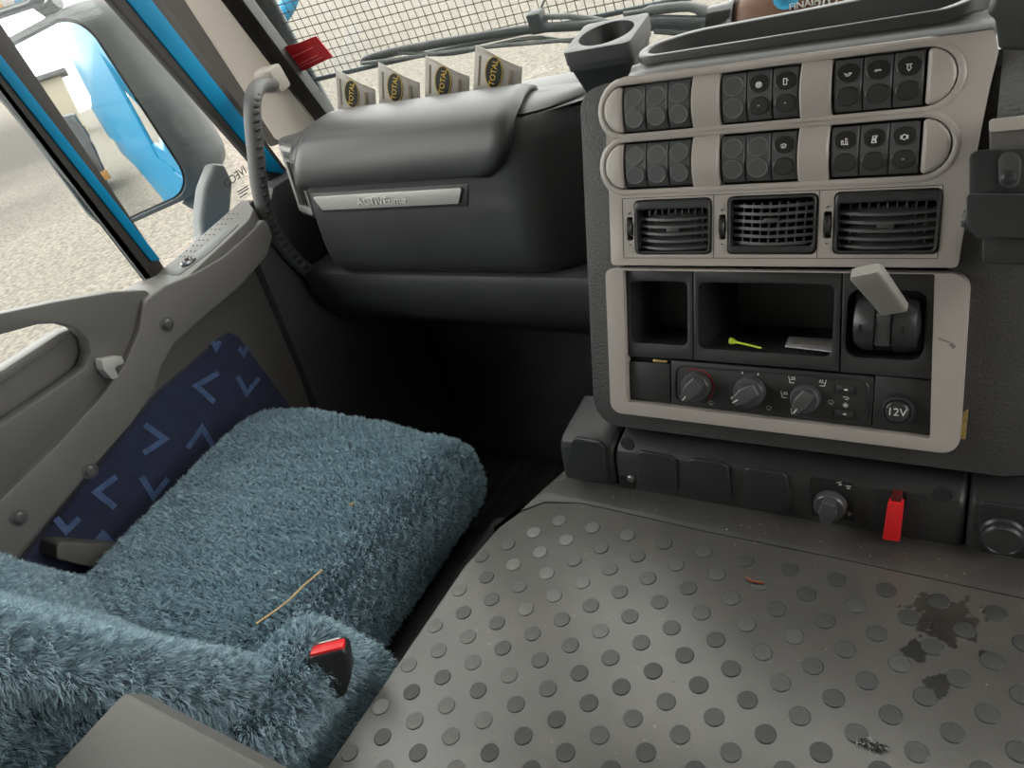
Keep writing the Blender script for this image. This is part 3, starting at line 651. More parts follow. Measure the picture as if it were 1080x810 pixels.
rings = [[bm.verts.new((cxt + (p[0] - cxt) * f, cyt + (p[1] - cyt) * f, .801 + d + (.012 * max(0, (p[0] + .11) / .09) ** 2 if d > 0 else 0))) for p in ti] for d, f in ((.003, 1), (-.03, .985), (-.045, .95))]
for a, b in zip(rings, rings[1:]):
    for k in range(n): bm.faces.new((a[k], a[(k + 1) % n], b[(k + 1) % n], b[k]))
bm.faces.new(rings[-1]); finish(bm, 'tray_well', CHAR, tr, 50)
prism('tray_skirt', rpoly([(-.335, .766), (-.04, .762), (-.034, .80), (-.040, .843), (-.20, .836), (-.28, .822), (-.335, .80)], .015, 4), FTR, -.12, -.05, CHAR, con, .004)

# ================================================================== LOWER SWITCH STRIP
FS = Frame((0, .578, .37), (1, 0, 0), (0, .17, 1))
strip = thing('lower_switch_strip', (-.2, .6, .37), 'black switch strip with rotary knob and blank covers along the console foot', 'switch panel')
def sp(p, d=0): return FS.px(p, d)
def quadpx(pts, d=0): return [sp(p, d) for p in pts]
def shelf(name, u0, u1, hv, m, r=.010):       # cross-section of the strip, swept left to right
    prof = [(.0, -.01), (.0, .0), (hv - .012, .0), (hv - .004, -.003), (hv + .001, -.010), (hv + .008, -.030), (hv + .02, -.075), (-.0, -.075)]
    rg = []
    for u, sh in ((u0, .004), (u0 + .003, .001), (u0 + .006, 0), (u1 - .006, 0), (u1 - .003, .001), (u1, .004)):
        rg.append([FS.P(u, max(0.0, v - (sh if v > .02 else 0)), d - sh) for v, d in prof])
    return loft(name, rg, m, strip, ang=30)
uL0 = sp((645, 470))[0]; uL1 = sp((1019, 545))[0]
hv = sp((830, 500))[1]
body = shelf('strip_body', uL0 + .001, uL1 - .001, hv, BLK)
endL = sp((589, 470))[0]
shelf('end_block', endL, uL0 - .001, hv + .002, BLK)
shelf('driver_side_block', uL1 + .001, .16, hv + .002, BLK)
def cover(pts, m=BLKS, d=.003, r=.008, parent=strip): return prism('blank_cover', rpoly(quadpx(pts), r, 4), FS, -.002, d, m, parent, .0015, 3)
cover([(604, 503), (605, 459), (638, 466), (643, 505)], d=.005)
cover([(674, 512), (672, 474), (712, 481), (716, 519)]); cover([(728, 523), (727, 482), (768, 488), (773, 528)]); cover([(787, 533), (785, 491), (830, 498), (836, 540)])
for p in ((790, 494), (823, 500), (793, 525), (828, 531)): lathe('rivet', [(.0016, 0), (.0014, .0012), (0, .0014)], FS, *[*sp(p)], CHAR, strip, 8)
for p in ((662, 468), (994, 521)):
    a, b = sp(p); lathe('round_plug', [(.0085, -.001), (.0085, .001), (.0070, .0012), (.0064, .0006), (.0060, .0014), (0, .0016)], FS, a, b, BLKS, strip, 20)
box('screw_notch', FS, *[sp((654, 500))[0], sp((668, 500))[0]], -.0005, .016, -.004, .0008, HOLE, strip, 0)
a, b = sp((666, 506)); lathe('screw', [(.0045, 0), (.0045, .002), (.003, .003), (0, .0032)], FS, a, b + .002, METAL, strip, 12)
# rotary knob
kp_ = prism('knob_plate', rpoly(quadpx([(856, 543), (855, 503), (900, 510), (901, 549)]), .002, 2), FS, -.001, .0015, HOLE, strip, .0005)
KP[0] = kp_; a, b = sp((877, 529)); knob(a, b, math.radians(82), .0155, KNG, FS, False)
for p, rt in (((895, 513), 0), ((886, 509), .4), ((896, 541), -.4)): strokes('symbol', [[(-.8, .5), (.8, .5)], [(-.5, -.5), (.5, -.5)], [(0, -.5), (0, .5)]], .0006, FS, *sp(p), .0016, .0030, WHITE, kp_, rot=rt)
# red tab hanging from its socket
rim = prism('tab_socket', rpoly(quadpx([(920, 562), (920, 515), (972, 524), (976, 570)]), .006, 4), FS, -.001, .0012, BLKS, strip, .0008)
box('tab_slot', FS, sp((940, 520))[0], sp((957, 520))[0], sp((948, 530))[1], sp((948, 518))[1], -.001, .003, HOLE, rim, 0)
q = quadpx([(931, 567), (937, 528), (953, 530), (949, 570)], .012)
tab = prism('red_tab', rpoly(q, .001, 2), FS, .006, .015, RED, strip, .0015); tab['label'] = 'bright red plastic tab'
box('tab_neck', FS, q[1][0] + .002, q[2][0] - .002, q[2][1] - .006, q[2][1] + .006, .0, .012, mat('dark_red', (.10, .01, .01), .5), tab, .001)
# socket at the driver's end
cover([(1034, 585), (1032, 527), (1090, 537), (1094, 597)], BLK, .002, .006)
a, b = sp((1058, 562)); so_ = lathe('accessory_socket', [(.0185, .001), (.0185, .004), (.0165, .006), (.0165, .012), (.0150, .0135), (.0135, .012), (.0125, .006), (0, .006)], FS, a, b, BLKS, strip, 30)
lathe('socket_ring', [(.0150, .0132), (.0146, .0142), (.0136, .0142), (.0132, .0128)], FS, a, b, CHROME, so_, 30)

# ================================================================== ENGINE COVER with studded mat
TZT = .37
eng = thing('engine_cover', (-.1, .2, -.12), 'grey-black engine cover with studded rubber mat between the seats', 'engine cover')
spots = [((995, 652), .026), ((1000, 660), .018), ((968, 688), .011), ((991, 724), .012), ((1038, 690), .004), ((1050, 694), .003)]
def dirt(N, L, tc, col):
    out = col
    t = N.new('ShaderNodeTexNoise'); t.inputs['Scale'].default_value = 90; t.inputs['Detail'].default_value = 5; L.new(tc.outputs['Object'], t.inputs['Vector'])
    for p, r in spots:                                            # spilled-liquid stains
        c = xy(p, TZT); v = N.new('ShaderNodeVectorMath'); v.operation = 'DISTANCE'; L.new(tc.outputs['Object'], v.inputs[0]); v.inputs[1].default_value = (c[0], c[1], TZT)
        d = mathn(N, L, 'ADD', v.outputs['Value'], mathn(N, L, 'MULTIPLY', mathn(N, L, 'SUBTRACT', t.outputs['Fac'], .5), r * 2.6))
        mr = N.new('ShaderNodeMapRange'); mr.inputs[1].default_value = r; mr.inputs[2].default_value = r * .85; L.new(d, mr.inputs[0])
        out = mixc(N, L, mathn(N, L, 'MULTIPLY', mr.outputs[0], .92), out, (.022, .021, .019))
    # pale dust flecks
    t2 = N.new('ShaderNodeTexNoise'); t2.inputs['Scale'].default_value = 160; t2.inputs['Detail'].default_value = 2; L.new(tc.outputs['Object'], t2.inputs['Vector'])
    t3 = N.new('ShaderNodeTexNoise'); t3.inputs['Scale'].default_value = 9; t3.inputs['Detail'].default_value = 4; L.new(tc.outputs['Object'], t3.inputs['Vector'])
    f = N.new('ShaderNodeMapRange'); f.inputs[1].default_value = .70; f.inputs[2].default_value = .76; L.new(t2.outputs['Fac'], f.inputs[0])
    g = N.new('ShaderNodeMapRange'); g.inputs[1].default_value = .50; g.inputs[2].default_value = .66; L.new(t3.outputs['Fac'], g.inputs[0])
    out = mixc(N, L, mathn(N, L, 'MULTIPLY', f.outputs[0], mathn(N, L, 'MULTIPLY', g.outputs[0], .7)), out, (.32, .29, .25))
    return mixc(N, L, mathn(N, L, 'MULTIPLY', g.outputs[0], .16), out, (.20, .17, .14))
MATM = ramp_mat('rubber_mat', (.078, .076, .070), (.102, .098, .090), 14, .3, .7, .27, .07, 700, dirt)
MATB = ramp_mat('engine_cover_black', (.042, .041, .039), (.064, .061, .057), 10, .3, .7, .42, .14, 500, dirt)
edge = -.498
body = prism('cover_body', rpoly([(edge, -.62), (.62, -.62), (.62, .70), (edge + .07, .70), (edge, .48)], .02, 4), FZ(-.12), 0, TZT + .12 - .006, MATB, eng, .012, 4)
# raised border in front of the mat
fz = FZ(TZT)
frontl = [xy(p, TZT) for p in ((1200, 660), (1080, 632), (900, 593), (740, 560), (640, 537), (612, 531))]
bord = prism('front_border', [(edge + .012, .47), (edge + .016, .50), (edge + .035, .55), (edge + .06, .585), (.60, .585), (.60, frontl[0][1] + .002)] + [(p[0], p[1] + .0012) for p in frontl] + [xy((575, 529), TZT), xy((545, 540), TZT), xy((522, 556), TZT)], fz, -.007, .0, MATB, eng, .001)
mo = [xy(p, TZT) for p in ((574, 531), (548, 541), (526, 557), (508, 578))] 
matp = [(edge + .004, -.6), (.60, -.6), (.60, frontl[0][1])] + frontl + mo + [(edge + .003, mo[-1][1] - .03)]
mt = prism('rubber_mat', matp, fz, -.008, .0005, MATM, eng, .0008)
sm = bmesh.new(); n = 14; R = [[sm.verts.new((r * math.cos(2 * math.pi * k / n), r * math.sin(2 * math.pi * k / n), d)) for k in range(n)] for r, d in ((.0089, -.0005), (.0087, .0005), (.0080, .0009))]
for a, b in zip(R, R[1:]):
    for k in range(n): sm.faces.new((a[k], a[(k + 1) % n], b[(k + 1) % n], b[k]))
sm.faces.new(R[-1]); 
STUDS = []
for cname, c in (('stud_mid', (.062, .062, .061)), ('stud_dark', (.040, .041, .042)), ('stud_pale', (.115, .112, .105))):
    me = bpy.data.meshes.new('stud'); sm.to_mesh(me); me.materials.append(mat(cname, c, .42, bump=.1, bscale=600, var=.2, vscale=60)); STUDS.append(me)
sm.free()
ox, oy = -.2235, .3842
cnt = 0
def inside(x, y):
    if x < edge + .014 or y > .512 - (x + .40) * .02 + .012: return False
    if x < -.43 and (x + .43) ** 2 + (max(0, y - .445)) ** 2 * 1.0 > .0040: return False
    return True
REST = []
for j in range(-6, 36):
    for i in range(-16, 30):
        x = ox + i * .0432 + (j % 2) * .0216; y = oy - j * .02475
        if not inside(x, y): continue
        c = MR.T @ (np.array([x, y, TZT]) - CAM); pxx = 540 + FPX * c[0] / c[2]; pyy = 405 + FPX * c[1] / c[2]
        if c[2] < .05 or pxx > 1150 or pyy > 870 or pxx < 250:
            if x < .56 and y > -.45: REST.append((x, y))
            continue
        k = random.random(); t_ = (x + .42) / .35                   # paler tones towards the passenger side, darker ones towards the driver
        me = STUDS[2] if k > .35 + t_ * 1.8 else STUDS[1] if k < t_ * .75 else STUDS[0]
        if x < edge + .045 and random.random() < .6: me = STUDS[1]
        o = link('stud', me, None, mt, Matrix.Translation((x, y, TZT + .0005))); cnt += 1
bm = bmesh.new()                                                   # the studs nearer than the view reaches, as one part
for x, y in REST:
    R = [[bm.verts.new((x + r * math.cos(2 * math.pi * k / 12), y + r * math.sin(2 * math.pi * k / 12), TZT + .0005 + d)) for k in range(12)] for r, d in ((.0089, -.0005), (.0087, .0005), (.0080, .0009))]
    for a, b in zip(R, R[1:]):
        for k in range(12): bm.faces.new((a[k], a[(k + 1) % 12], b[(k + 1) % 12], b[k]))
    bm.faces.new(R[-1])
finish(bm, 'further_studs', MATS['stud_mid'], mt)['kind'] = 'stuff'
print('studs', cnt, len(REST))
# bits lying on the mat
tw = smooth([pin(p, 2, TZT + .003) for p in ((787, 609), (794, 613), (800, 614), (806, 615))], 4)
tag(tube('dry_twig', tw, .0014, mat('red_brown', (.22, .06, .03), .6), None, 6), 'tiny red-brown curved twig on the studded mat', 'twig')
fl = thing('dust_fluff', (*xy((918, 785), TZT), TZT + .003), 'small grey tuft of fluff on the mat near the bottom edge', 'fluff')
for k in range(60):
    u_ = random.random(); a = pin((903 + u_ * 28, 780 + u_ * 9 + random.gauss(0, 2.0)), 2, TZT + .0015); b = a + np.array([random.gauss(.004, .002), random.gauss(-.002, .0018), random.uniform(-.0005, .003)])
    tube('fibre', [a, (a + b) / 2 + np.array([0, .0006, .0012]), b], [.0004, .0006, .0002], MATS['stud_dark'] if k % 4 else GPRINT, fl, 4)

# ================================================================== PASSENGER SEAT with fleece cover
seat = thing('passenger_seat', (-.83, .45, -.12), 'passenger seat in a fluffy teal-blue sheepskin cover', 'seat')
FURB = mat('fleece_base', (.06, .09, .105), .9, var=.2, vscale=30)
def fur_mat(name, c0, c1):
    m = bpy.data.materials.new(name); m.use_nodes = True; N = m.node_tree.nodes; L = m.node_tree.links; b = N['Principled BSDF']
    tc = N.new('ShaderNodeTexCoord'); t = N.new('ShaderNodeTexNoise'); t.inputs['Scale'].default_value = 110; t.inputs['Detail'].default_value = 4; L.new(tc.outputs['Object'], t.inputs['Vector'])
    r = N.new('ShaderNodeValToRGB'); r.color_ramp.elements[0].position = .32; r.color_ramp.elements[1].position = .68; r.color_ramp.elements[0].color = (*c0, 1); r.color_ramp.elements[1].color = (*c1, 1)
    L.new(t.outputs['Fac'], r.inputs[0]); L.new(r.outputs[0], b.inputs['Base Color']); b.inputs['Roughness'].default_value = .9; b.inputs['Specular IOR Level'].default_value = .12
    return m
FUR = fur_mat('teal_fleece', (.29, .42, .48), (.47, .62, .69))
def roundbox(hx, hy, hz, r, nx, ny, nz, warp):
    # rounded box surface as quads grid on 6 faces; returns verts, faces
    V = []; F = []; idx = {}
    def vert(p):
        k = (round(p[0], 5), round(p[1], 5), round(p[2], 5))
        if k not in idx: idx[k] = len(V); V.append(p)
        return idx[k]
    H = (hx, hy, hz); NN = (nx, ny, nz)
    for a in range(3):
        b, c = (a + 1) % 3, (a + 2) % 3
        for s in (-1, 1):
            for i in range(NN[b]):
                for j in range(NN[c]):
                    q = []
                    for di, dj in ((0, 0), (1, 0), (1, 1), (0, 1)):
                        p = [0, 0, 0]; p[a] = s * H[a]; p[b] = -H[b] + 2 * H[b] * (i + di) / NN[b]; p[c] = -H[c] + 2 * H[c] * (j + dj) / NN[c]; q.append(vert(tuple(p)))
                    F.append(q if s > 0 else q[::-1])
    W = np.array(V); inner = np.clip(W, -np.array(H) + r, np.array(H) - r); d = W - inner; l = np.linalg.norm(d, axis=1, keepdims=True); l[l == 0] = 1
    # points on faces keep r distance, corners are rounded
    W = inner + d / l * r
    return np.array([warp(*p) for p in W]), F
def meshobj(name, V, F, m, parent):
    me = bpy.data.meshes.new(name); me.from_pydata([tuple(v) for v in V], [], F); me.update()
    for p in me.polygons: p.use_smooth = True
    return link(name, me, m, parent)
def fur(parent, obj, count, length, lean, width, face_ok, name='fleece_pile'):
    me = obj.data; me.calc_loop_triangles(); T = np.empty(len(me.loop_triangles) * 3, np.int32); me.loop_triangles.foreach_get('vertices', T); T = T.reshape(-1, 3)
    V = np.empty(len(me.vertices) * 3); me.vertices.foreach_get('co', V); V = V.reshape(-1, 3)
    Nn = np.empty(len(me.vertices) * 3); me.vertices.foreach_get('normal', Nn); Nn = Nn.reshape(-1, 3)
    A, B, Cc = V[T[:, 0]], V[T[:, 1]], V[T[:, 2]]; cr = np.cross(B - A, Cc - A); area = np.linalg.norm(cr, axis=1)
    ok = face_ok((A + B + Cc) / 3, cr / np.maximum(area[:, None], 1e-12)); area = area * ok
    ti = rng.choice(len(T), count, p=area / area.sum()); u = rng.random((count, 2)); sw = u.sum(1) > 1; u[sw] = 1 - u[sw]
    P = A[ti] + (B - A)[ti] * u[:, :1] + (Cc - A)[ti] * u[:, 1:]
    nv = Nn[T[ti, 0]] * (1 - u.sum(1))[:, None] + Nn[T[ti, 1]] * u[:, :1] + Nn[T[ti, 2]] * u[:, 1:]; nv /= np.linalg.norm(nv, axis=1, keepdims=True)
    # tuft direction field: sums of sines in space, so that neighbouring strands lean together
    f = np.zeros((count, 3)); ph = np.random.default_rng(3)
    for sc, am in ((130, .25), (420, .6), (800, .75)):
        for k in range(3):
            for _ in range(2):
                d = ph.normal(size=3); d /= np.linalg.norm(d); f[:, k] += am * np.sin(P @ d * sc + ph.random() * 6.28)
    hgt = 1 + .40 * np.sin(P @ np.array([520, 210, 310.]) + 2 * np.sin(P @ np.array([140, 450, 240.]))) * np.sin(P @ np.array([-240, 480, 210.]))
    dirv = nv + f * .55 + np.array(lean) + rng.normal(size=(count, 3)) * .22; dirv /= np.linalg.norm(dirv, axis=1, keepdims=True)
    ln = (length * hgt * (.75 + .5 * rng.random(count)))[:, None]
    side = np.cross(dirv, rng.normal(size=(count, 3))); side /= np.linalg.norm(side, axis=1, keepdims=True); w = width * (.7 + .6 * rng.random(count))[:, None]
    mid = P + nv * ln * .45 + dirv * ln * .15; tip = mid + dirv * ln * .55 + np.array(lean) * ln * .25
    P0_ = P - nv * .002
    VV = np.stack([P0_ - side * w, P0_ + side * w, mid - side * w * .8, mid + side * w * .8, tip], 1).reshape(-1, 3)
    base = np.arange(count)[:, None] * 5
    q = np.concatenate([base + np.array([0, 1, 3]), base + np.array([0, 3, 2]), base + np.array([2, 3, 4])], 1).reshape(-1)
    m2 = bpy.data.meshes.new(name); m2.vertices.add(len(VV)); m2.vertices.foreach_set('co', VV.ravel())
    nt = count * 3; m2.loops.add(nt * 3); m2.loops.foreach_set('vertex_index', q.astype(np.int32)); m2.polygons.add(nt)
    m2.polygons.foreach_set('loop_start', np.arange(0, nt * 3, 3, dtype=np.int32)); m2.update(calc_edges=True); m2.validate()
    m2.polygons.foreach_set('use_smooth', np.ones(nt, bool))
    o = link(name, m2, FUR, parent); o['kind'] = 'stuff'; return o
def wob(x, y, z, s=9, a=.004): return a * mnoise.noise(Vector((x * s, y * s, z * s)))
# cushion (local x across, y to the front)
def wcush(x, y, z):
    t = (y + .23) / .46; X = -.862 + x * (1.0 + .02 * t); Yv = .430 + y; Z = .274 + z + .020 * t - .016 * max(0, z > 0) * (x / .24) ** 2 + .004
    if z > 0: Z += .010 * math.sin(math.pi * min(1, max(0, t))) - .02 * max(0, t - .82) / .18
    k = wob(X, Yv, Z); return (X + k, Yv + k, Z + k * 1.6)
V, Fc = roundbox(.223, .225, .075, .048, 30, 30, 12, wcush); cush = meshobj('cushion', V, Fc, FURB, seat)
# backrest: reclined, with side bolsters
RC = math.radians(27)
bd = np.array([0, -math.sin(RC), math.cos(RC)]); bf = np.array([0, math.cos(RC), math.sin(RC)])
def wback(x, y, z):      # x across, y thickness (front +), z along the backrest
    e = abs(x) / .25; d = y
    if y > 0: d = y + .050 * max(0, (e - .52) / .48) ** 1.0 * (1 if e < .93 else 1 - (e - .93) * 2) - .012
    g = math.exp(-((y - .008) / .014) ** 2) * .024 if e > .8 else 0       # seam groove along the side
    X = -.822 + x - (g if x > 0 else -g) + (.014 if x > 0 and y < -.01 else 0)
    P = np.array([0, .156, .298]) + bd * (z + .26) + bf * d + np.array([X, 0, 0]); k = wob(*P, 7, .006); return (P[0] + k, P[1] + k, P[2] + k)
V, Fc = roundbox(.25, .085, .33, .055, 34, 20, 40, wback); back = meshobj('backrest', V, Fc, FURB, seat)
# fleece skirt wrapping the corner between cushion and backrest
def wcor(x, y, z): k = wob(x * 2, y * 2, z * 2, 12, .006); return (-.588 + x + k - .02 * max(0, -z) / .09, .235 + y - z * .30 + k, .315 + z + k)
V, Fc = roundbox(.040, .075, .105, .038, 8, 12, 14, wcor); cor = meshobj('cover_corner', V, Fc, FURB, seat)
view = lambda c, nrm: ((np.array(CAM) - c) * nrm).sum(1) > -.12
fur(cush, cush, 210000, .0068, (.10, -.30, .05), .00062, lambda c, n: view(c, n) * (c[:, 2] > .23))
fur(back, back, 210000, .0062, (.25, .05, -.25), .00060, lambda c, n: view(c, n) * (c[:, 1] > -.12))
fur(cor, cor, 30000, .0075, (.1, .1, -.35), .00062, lambda c, n: view(c, n))
box('seat_frame', FZ(-.12), -1.04, -.60, .20, .60, .05, .33, BLK, seat, .02, 3)
box('seat_pedestal', FZ(-.12), -.98, -.66, .22, .55, 0, .08, BLK, seat, .01)
box('side_shell', FZ(0), -.605, -.566, .17, .60, .0, .245, CHAR, seat, .012, 3)
# belt buckle
bk = Frame(pin((346, 682), 0, -.548), (.80, .60, -.05), (0, .38, 1))
buc = prism('belt_buckle', rpoly([(-.015, -.055), (.012, -.055), (.021, -.034), (.021, .0), (-.021, .0), (-.021, -.034)], .007, 5), bk, -.012, .012, BLKS, seat, .003, 3)
fb = Frame(bk.P(0, 0, 0), bk.u, -bk.n)
prism('release_button', rpoly([(-.017, -.010), (.018, -.010), (.018, .005), (-.017, .005)], .003, 3), fb, -.006, .0025, RED, buc, .0015)
prism('buckle_slot', rpoly([(-.021, .0065), (.012, .0065), (.012, .010), (-.021, .010)], .001, 2), fb, -.003, .0020, METAL, buc, .0005)
# straw and crumbs caught in the fleece
ts = smooth([pin(p, 2, z) for p, z in (((340, 601), .380), ((320, 618), .382), ((300, 637), .384), ((270, 658), .392))], 5)
tag(tube('straw', ts, .0012, mat('straw_yellow', (.55, .40, .18), .6), None, 6), 'long dry straw stalk lying across the teal fleece cushion', 'straw')
for k, (p, lb) in enumerate((((242, 508), 'tiny straw bit at the middle of the fleece cushion'), ((290, 466), 'tiny straw bit towards the front of the fleece cushion'), ((370, 536), 'tiny straw bit near the tunnel side of the fleece cushion'))):
    q = pin(p, 2, .372) + np.array([0, 0, .006]); tag(tube('straw_bit', [q, q + np.array([.008, .004 * (k - 1), .001])], .0013, MATS['straw_yellow'], None, 5), lb, 'straw')

# ================================================================== NEAR GREY BOX beside the seat
bz = .62
B = xy((125, 732), bz); st = thing('storage_box', (-.33, -.08, TZT), 'grey plastic storage box at the bottom left corner of the view', 'box')
box('box_body', FZ(TZT), B[0] + .006, -.20, -.25, B[1] + .010, .001, bz - TZT - .05, DOORG, st, .006)
pf = [(-.26, -.05), (-.26, -.006), (-.255, 0), (B[1] - .003, 0), (B[1] + .001, -.0006), (B[1] + .003, -.002), (B[1] + .010, -.012), (B[1] + .013, -.022), (B[1] + .014, -.05)]
loft('box_lid', [[(x, y, bz + z - (.004 if e else 0)) for y, z in pf] for x, e in ((B[0], 1), (B[0] + .004, 0), (-.20, 0), (-.196, 1))], DOORG, st, ang=20)
box('lid_hinge', FZ(bz), -.40, -.28, -.275, -.262, -.02, -.004, DOORG, st, .002)

# ================================================================== THINGS ON THE DASH
cup = thing('cup_holder', (-.42, .88, .71), 'black square cup holder clipped to the dash left of the console', 'cup holder')
yf = .835; A = pin((599, 57), 1, yf); Bp = pin((656, 48), 1, yf); zc = (A[2] + Bp[2]) / 2; cw = Bp[0] - A[0]; cxm = (A[0] + Bp[0]) / 2
FCu = Frame((cxm - .008, yf + .054, zc + .004), (1, .06, 0), (-.06, 1, .12))
hw = .042
plate('rim', rrect(-hw, hw, -hw, hw, .007), [circ(0, 0, hw * .80, 32)], FCu, -.016, 0, CHAR, cup, .003, 3)
plate('rim_step', rrect(-hw + .001, hw - .001, -hw + .001, hw - .001, .007), [circ(0, 0, hw * .80, 32)], FCu, -.024, -.0165, BLKS, cup, .002)
rg = [[FCu.P(a * f, b * f, d) for a, b in rrect(-hw, hw, -hw, hw, .010)] for d, f in ((-.024, .95), (-.060, .74), (-.092, .58))]
loft('tapered_body', rg, BLKS, cup, ang=40)
bm = bmesh.new(); R = [[bm.verts.new(FCu.P(*p, d)) for p in circ(0, 0, r, 32)] for r, d in ((hw * .80, 0), (hw * .76, -.015), (hw * .66, -.022))]
for a, b in zip(R, R[1:]):
    for k in range(32): bm.faces.new((a[k], a[(k + 1) % 32], b[(k + 1) % 32], b[k]))
bm.faces.new(R[-1]); finish(bm, 'cup_well', BLK, cup, 50)

# folded promotional cards tucked behind the storage lid
CARD = mat('card_stock', (.40, .375, .33), .35, var=.06, vscale=60); GOLD = mat('gold_print', (.75, .50, .06), .4); CBLK = mat('card_black', (.02, .025, .02), .35)
CTXT = mat('card_brown_print', (.20, .15, .10), .6)
for i, (px0, px1, lab) in enumerate((((358, 112), (366, 72), 'leftmost of four folded cards with a gold-lettered black oval behind the lid'), ((401, 104), (408, 65), 'second card from the left behind the lid, gold-lettered black oval'),
                                     ((450, 98), (459, 58), 'third card from the left behind the lid, gold-lettered black oval'), ((501, 90), (512, 47), 'rightmost of four folded cards with a gold-lettered black oval, standing highest'))):
    yc = 1.005; p0 = pin(px0, 1, yc); hgt = (pin(px1, 1, yc)[2] - .727) * 1.07
    c = thing('folded_card', (p0[0] + .03, yc, .70), lab, 'card', 'folded cards behind the storage lid')
    W = .079
    FCd = Frame((p0[0] - .006, yc, .727), (1, .10, -.33), (.36, .10, 1))
    fold = lambda u: .010 * math.sin(u * 2.4) - (.012 * max(0, u - .6) ** 1.2)
    rows = [[FCd.P(W * u, (hgt * (1.0 - .10 * u - .22 * max(0, u - .30) ** 1.1)) * v, fold(u) + .004 * v * u) for u in np.linspace(0, 1, 15)] for v in np.linspace(0, 1, 6)]
    loft('card_sheet', rows, CARD, c, closed=False, caps=False, solid=.0012)
    FO = Frame(FCd.P(W * .47, hgt * .56, fold(.47) + .0042), FCd.u + FCd.n * -.03, FCd.v)
    ov = prism('oval_emblem', circ(0, 0, .0145, 28, .023), FO, -.004, .0006, CBLK, c, 0)
    strokes('emblem_border', [ell(0, 0, 1, 1.70, 28)], .0008, FO, 0, 0, .0007, .0134, GOLD, ov)
    text('emblem_lettering', 'TOTAL', .0122, FO, 0, 0, .0009, GOLD, ov, .0002, rot=math.radians(83))
    FL = Frame(FCd.P(W * .13, hgt * .52, fold(.13) + .0015), FCd.u, FCd.v)
    strokes('small_print', [[(0, -1 + .22 * k), (0, -1 + .22 * k + .15)] for k in range(9)], .0035, FL, 0, 0, .0006, .022, CTXT, c)
    FR_ = Frame(FCd.P(W * .80, hgt * .46, fold(.80) + .0035), FCd.u + FCd.n * .22, FCd.v)
    strokes('small_print', [[(0, -1 + .33 * k), (0, -1 + .33 * k + .22)] for k in range(6)], .0045, FR_, 0, 0, .0008, .014, CTXT, c)

# brown pouch with white print behind the console tray
FP = Frame(pin((855, 8), 1, .925), (1, 0, 0), (0, .25, 1))
pou = thing('printed_pouch', (FP.o.x, .96, .70), 'brown pouch with white lettering lying behind the console tray', 'pouch')
BRN = mat('brown_leatherette', (.20, .105, .065), .45, bump=.15, bscale=200, var=.12)
rg = []
for t in np.linspace(-1, 1, 17):
    e = (1 - abs(t) ** 5) ** .5; rg.append([FP.P(.098 * t, -.01 + .042 * e * math.sin(a) + .0, -.025 + .028 * e * math.cos(a)) for a in np.linspace(0, 2 * math.pi, 20, endpoint=False)])
bodyp = loft('pouch_body', rg, BRN, pou, ang=60)
fu = lambda p: FP.px(p, .0035)
text('pouch_lettering', 'FINAL', .0095, FP, *fu((846, 5)), .0026, WHITE, bodyp, .0012, rot=.06, sx=1.1); text('pouch_lettering', '2023', .0150, FP, *fu((876, 3)), .0026, WHITE, bodyp, .0012, rot=.06, sx=1.15)
strokes('blue_mark', [ell(0, 0, 1, .8, 14), ell(0, 0, .5, .4, 10)], .010, FP, *fu((829, -3)), .0022, .009, mat('sky_blue_print', (.06, .45, .75), .4), bodyp, .0012)
rg = [[FP.P(-.098 + .0 + d, -.01 + r * math.sin(a), -.025 + r * .7 * math.cos(a)) for a in np.linspace(0, 2 * math.pi, 18, endpoint=False)] for d, r in ((-.022, .022), (-.020, .030), (.004, .032), (.012, .036))]
loft('dark_end', rg, mat('dark_clear_plastic', (.03, .03, .03), .15), pou, ang=50)

# things in the wide cubby
FF = Frame(FC.P(0, .0828, 0), FC.u, -FC.n)
t0 = FF.px((773, 361), .003); t1 = FF.px((803, 366), .003); T0 = FF.P(*t0, .004); T1 = FF.P(*t1, .002)
tee = thing('golf_tee', T0, 'lime green plastic tee lying in the wide cubby', 'tee'); LIME = mat('lime_plastic', (.55, .72, .04), .35)
tube('tee_shaft', [T0, T0.lerp(T1, .15), T1], [.0022, .0013, .0009], LIME, tee, 8); tube('tee_head', [T0.lerp(T1, -.08), T0.lerp(T1, -.02), T0.lerp(T1, .12)], [.0036, .0036, .0016], LIME, tee, 10)
cp = [FF.px(p, .002) for p in ((828, 365), (832, 355), (880, 358), (879, 371))]
tk = prism('paper_ticket', cp, FF, .001, .0024, mat('ticket_paper', (.42, .42, .43), .6, var=.1, vscale=50), None, .0003); tag(tk, 'pale grey printed ticket lying in the wide cubby', 'ticket')
cc = Vector((sum(p[0] for p in cp) / 4, sum(p[1] for p in cp) / 4))
strokes('ticket_print', [[(-1, .25 * k), (1, .25 * k)] for k in (-2, -1, 0, 1, 2)], .0006, FF, cc.x, cc.y, .0025, .016, GPRINT if False else CTXT, tk)

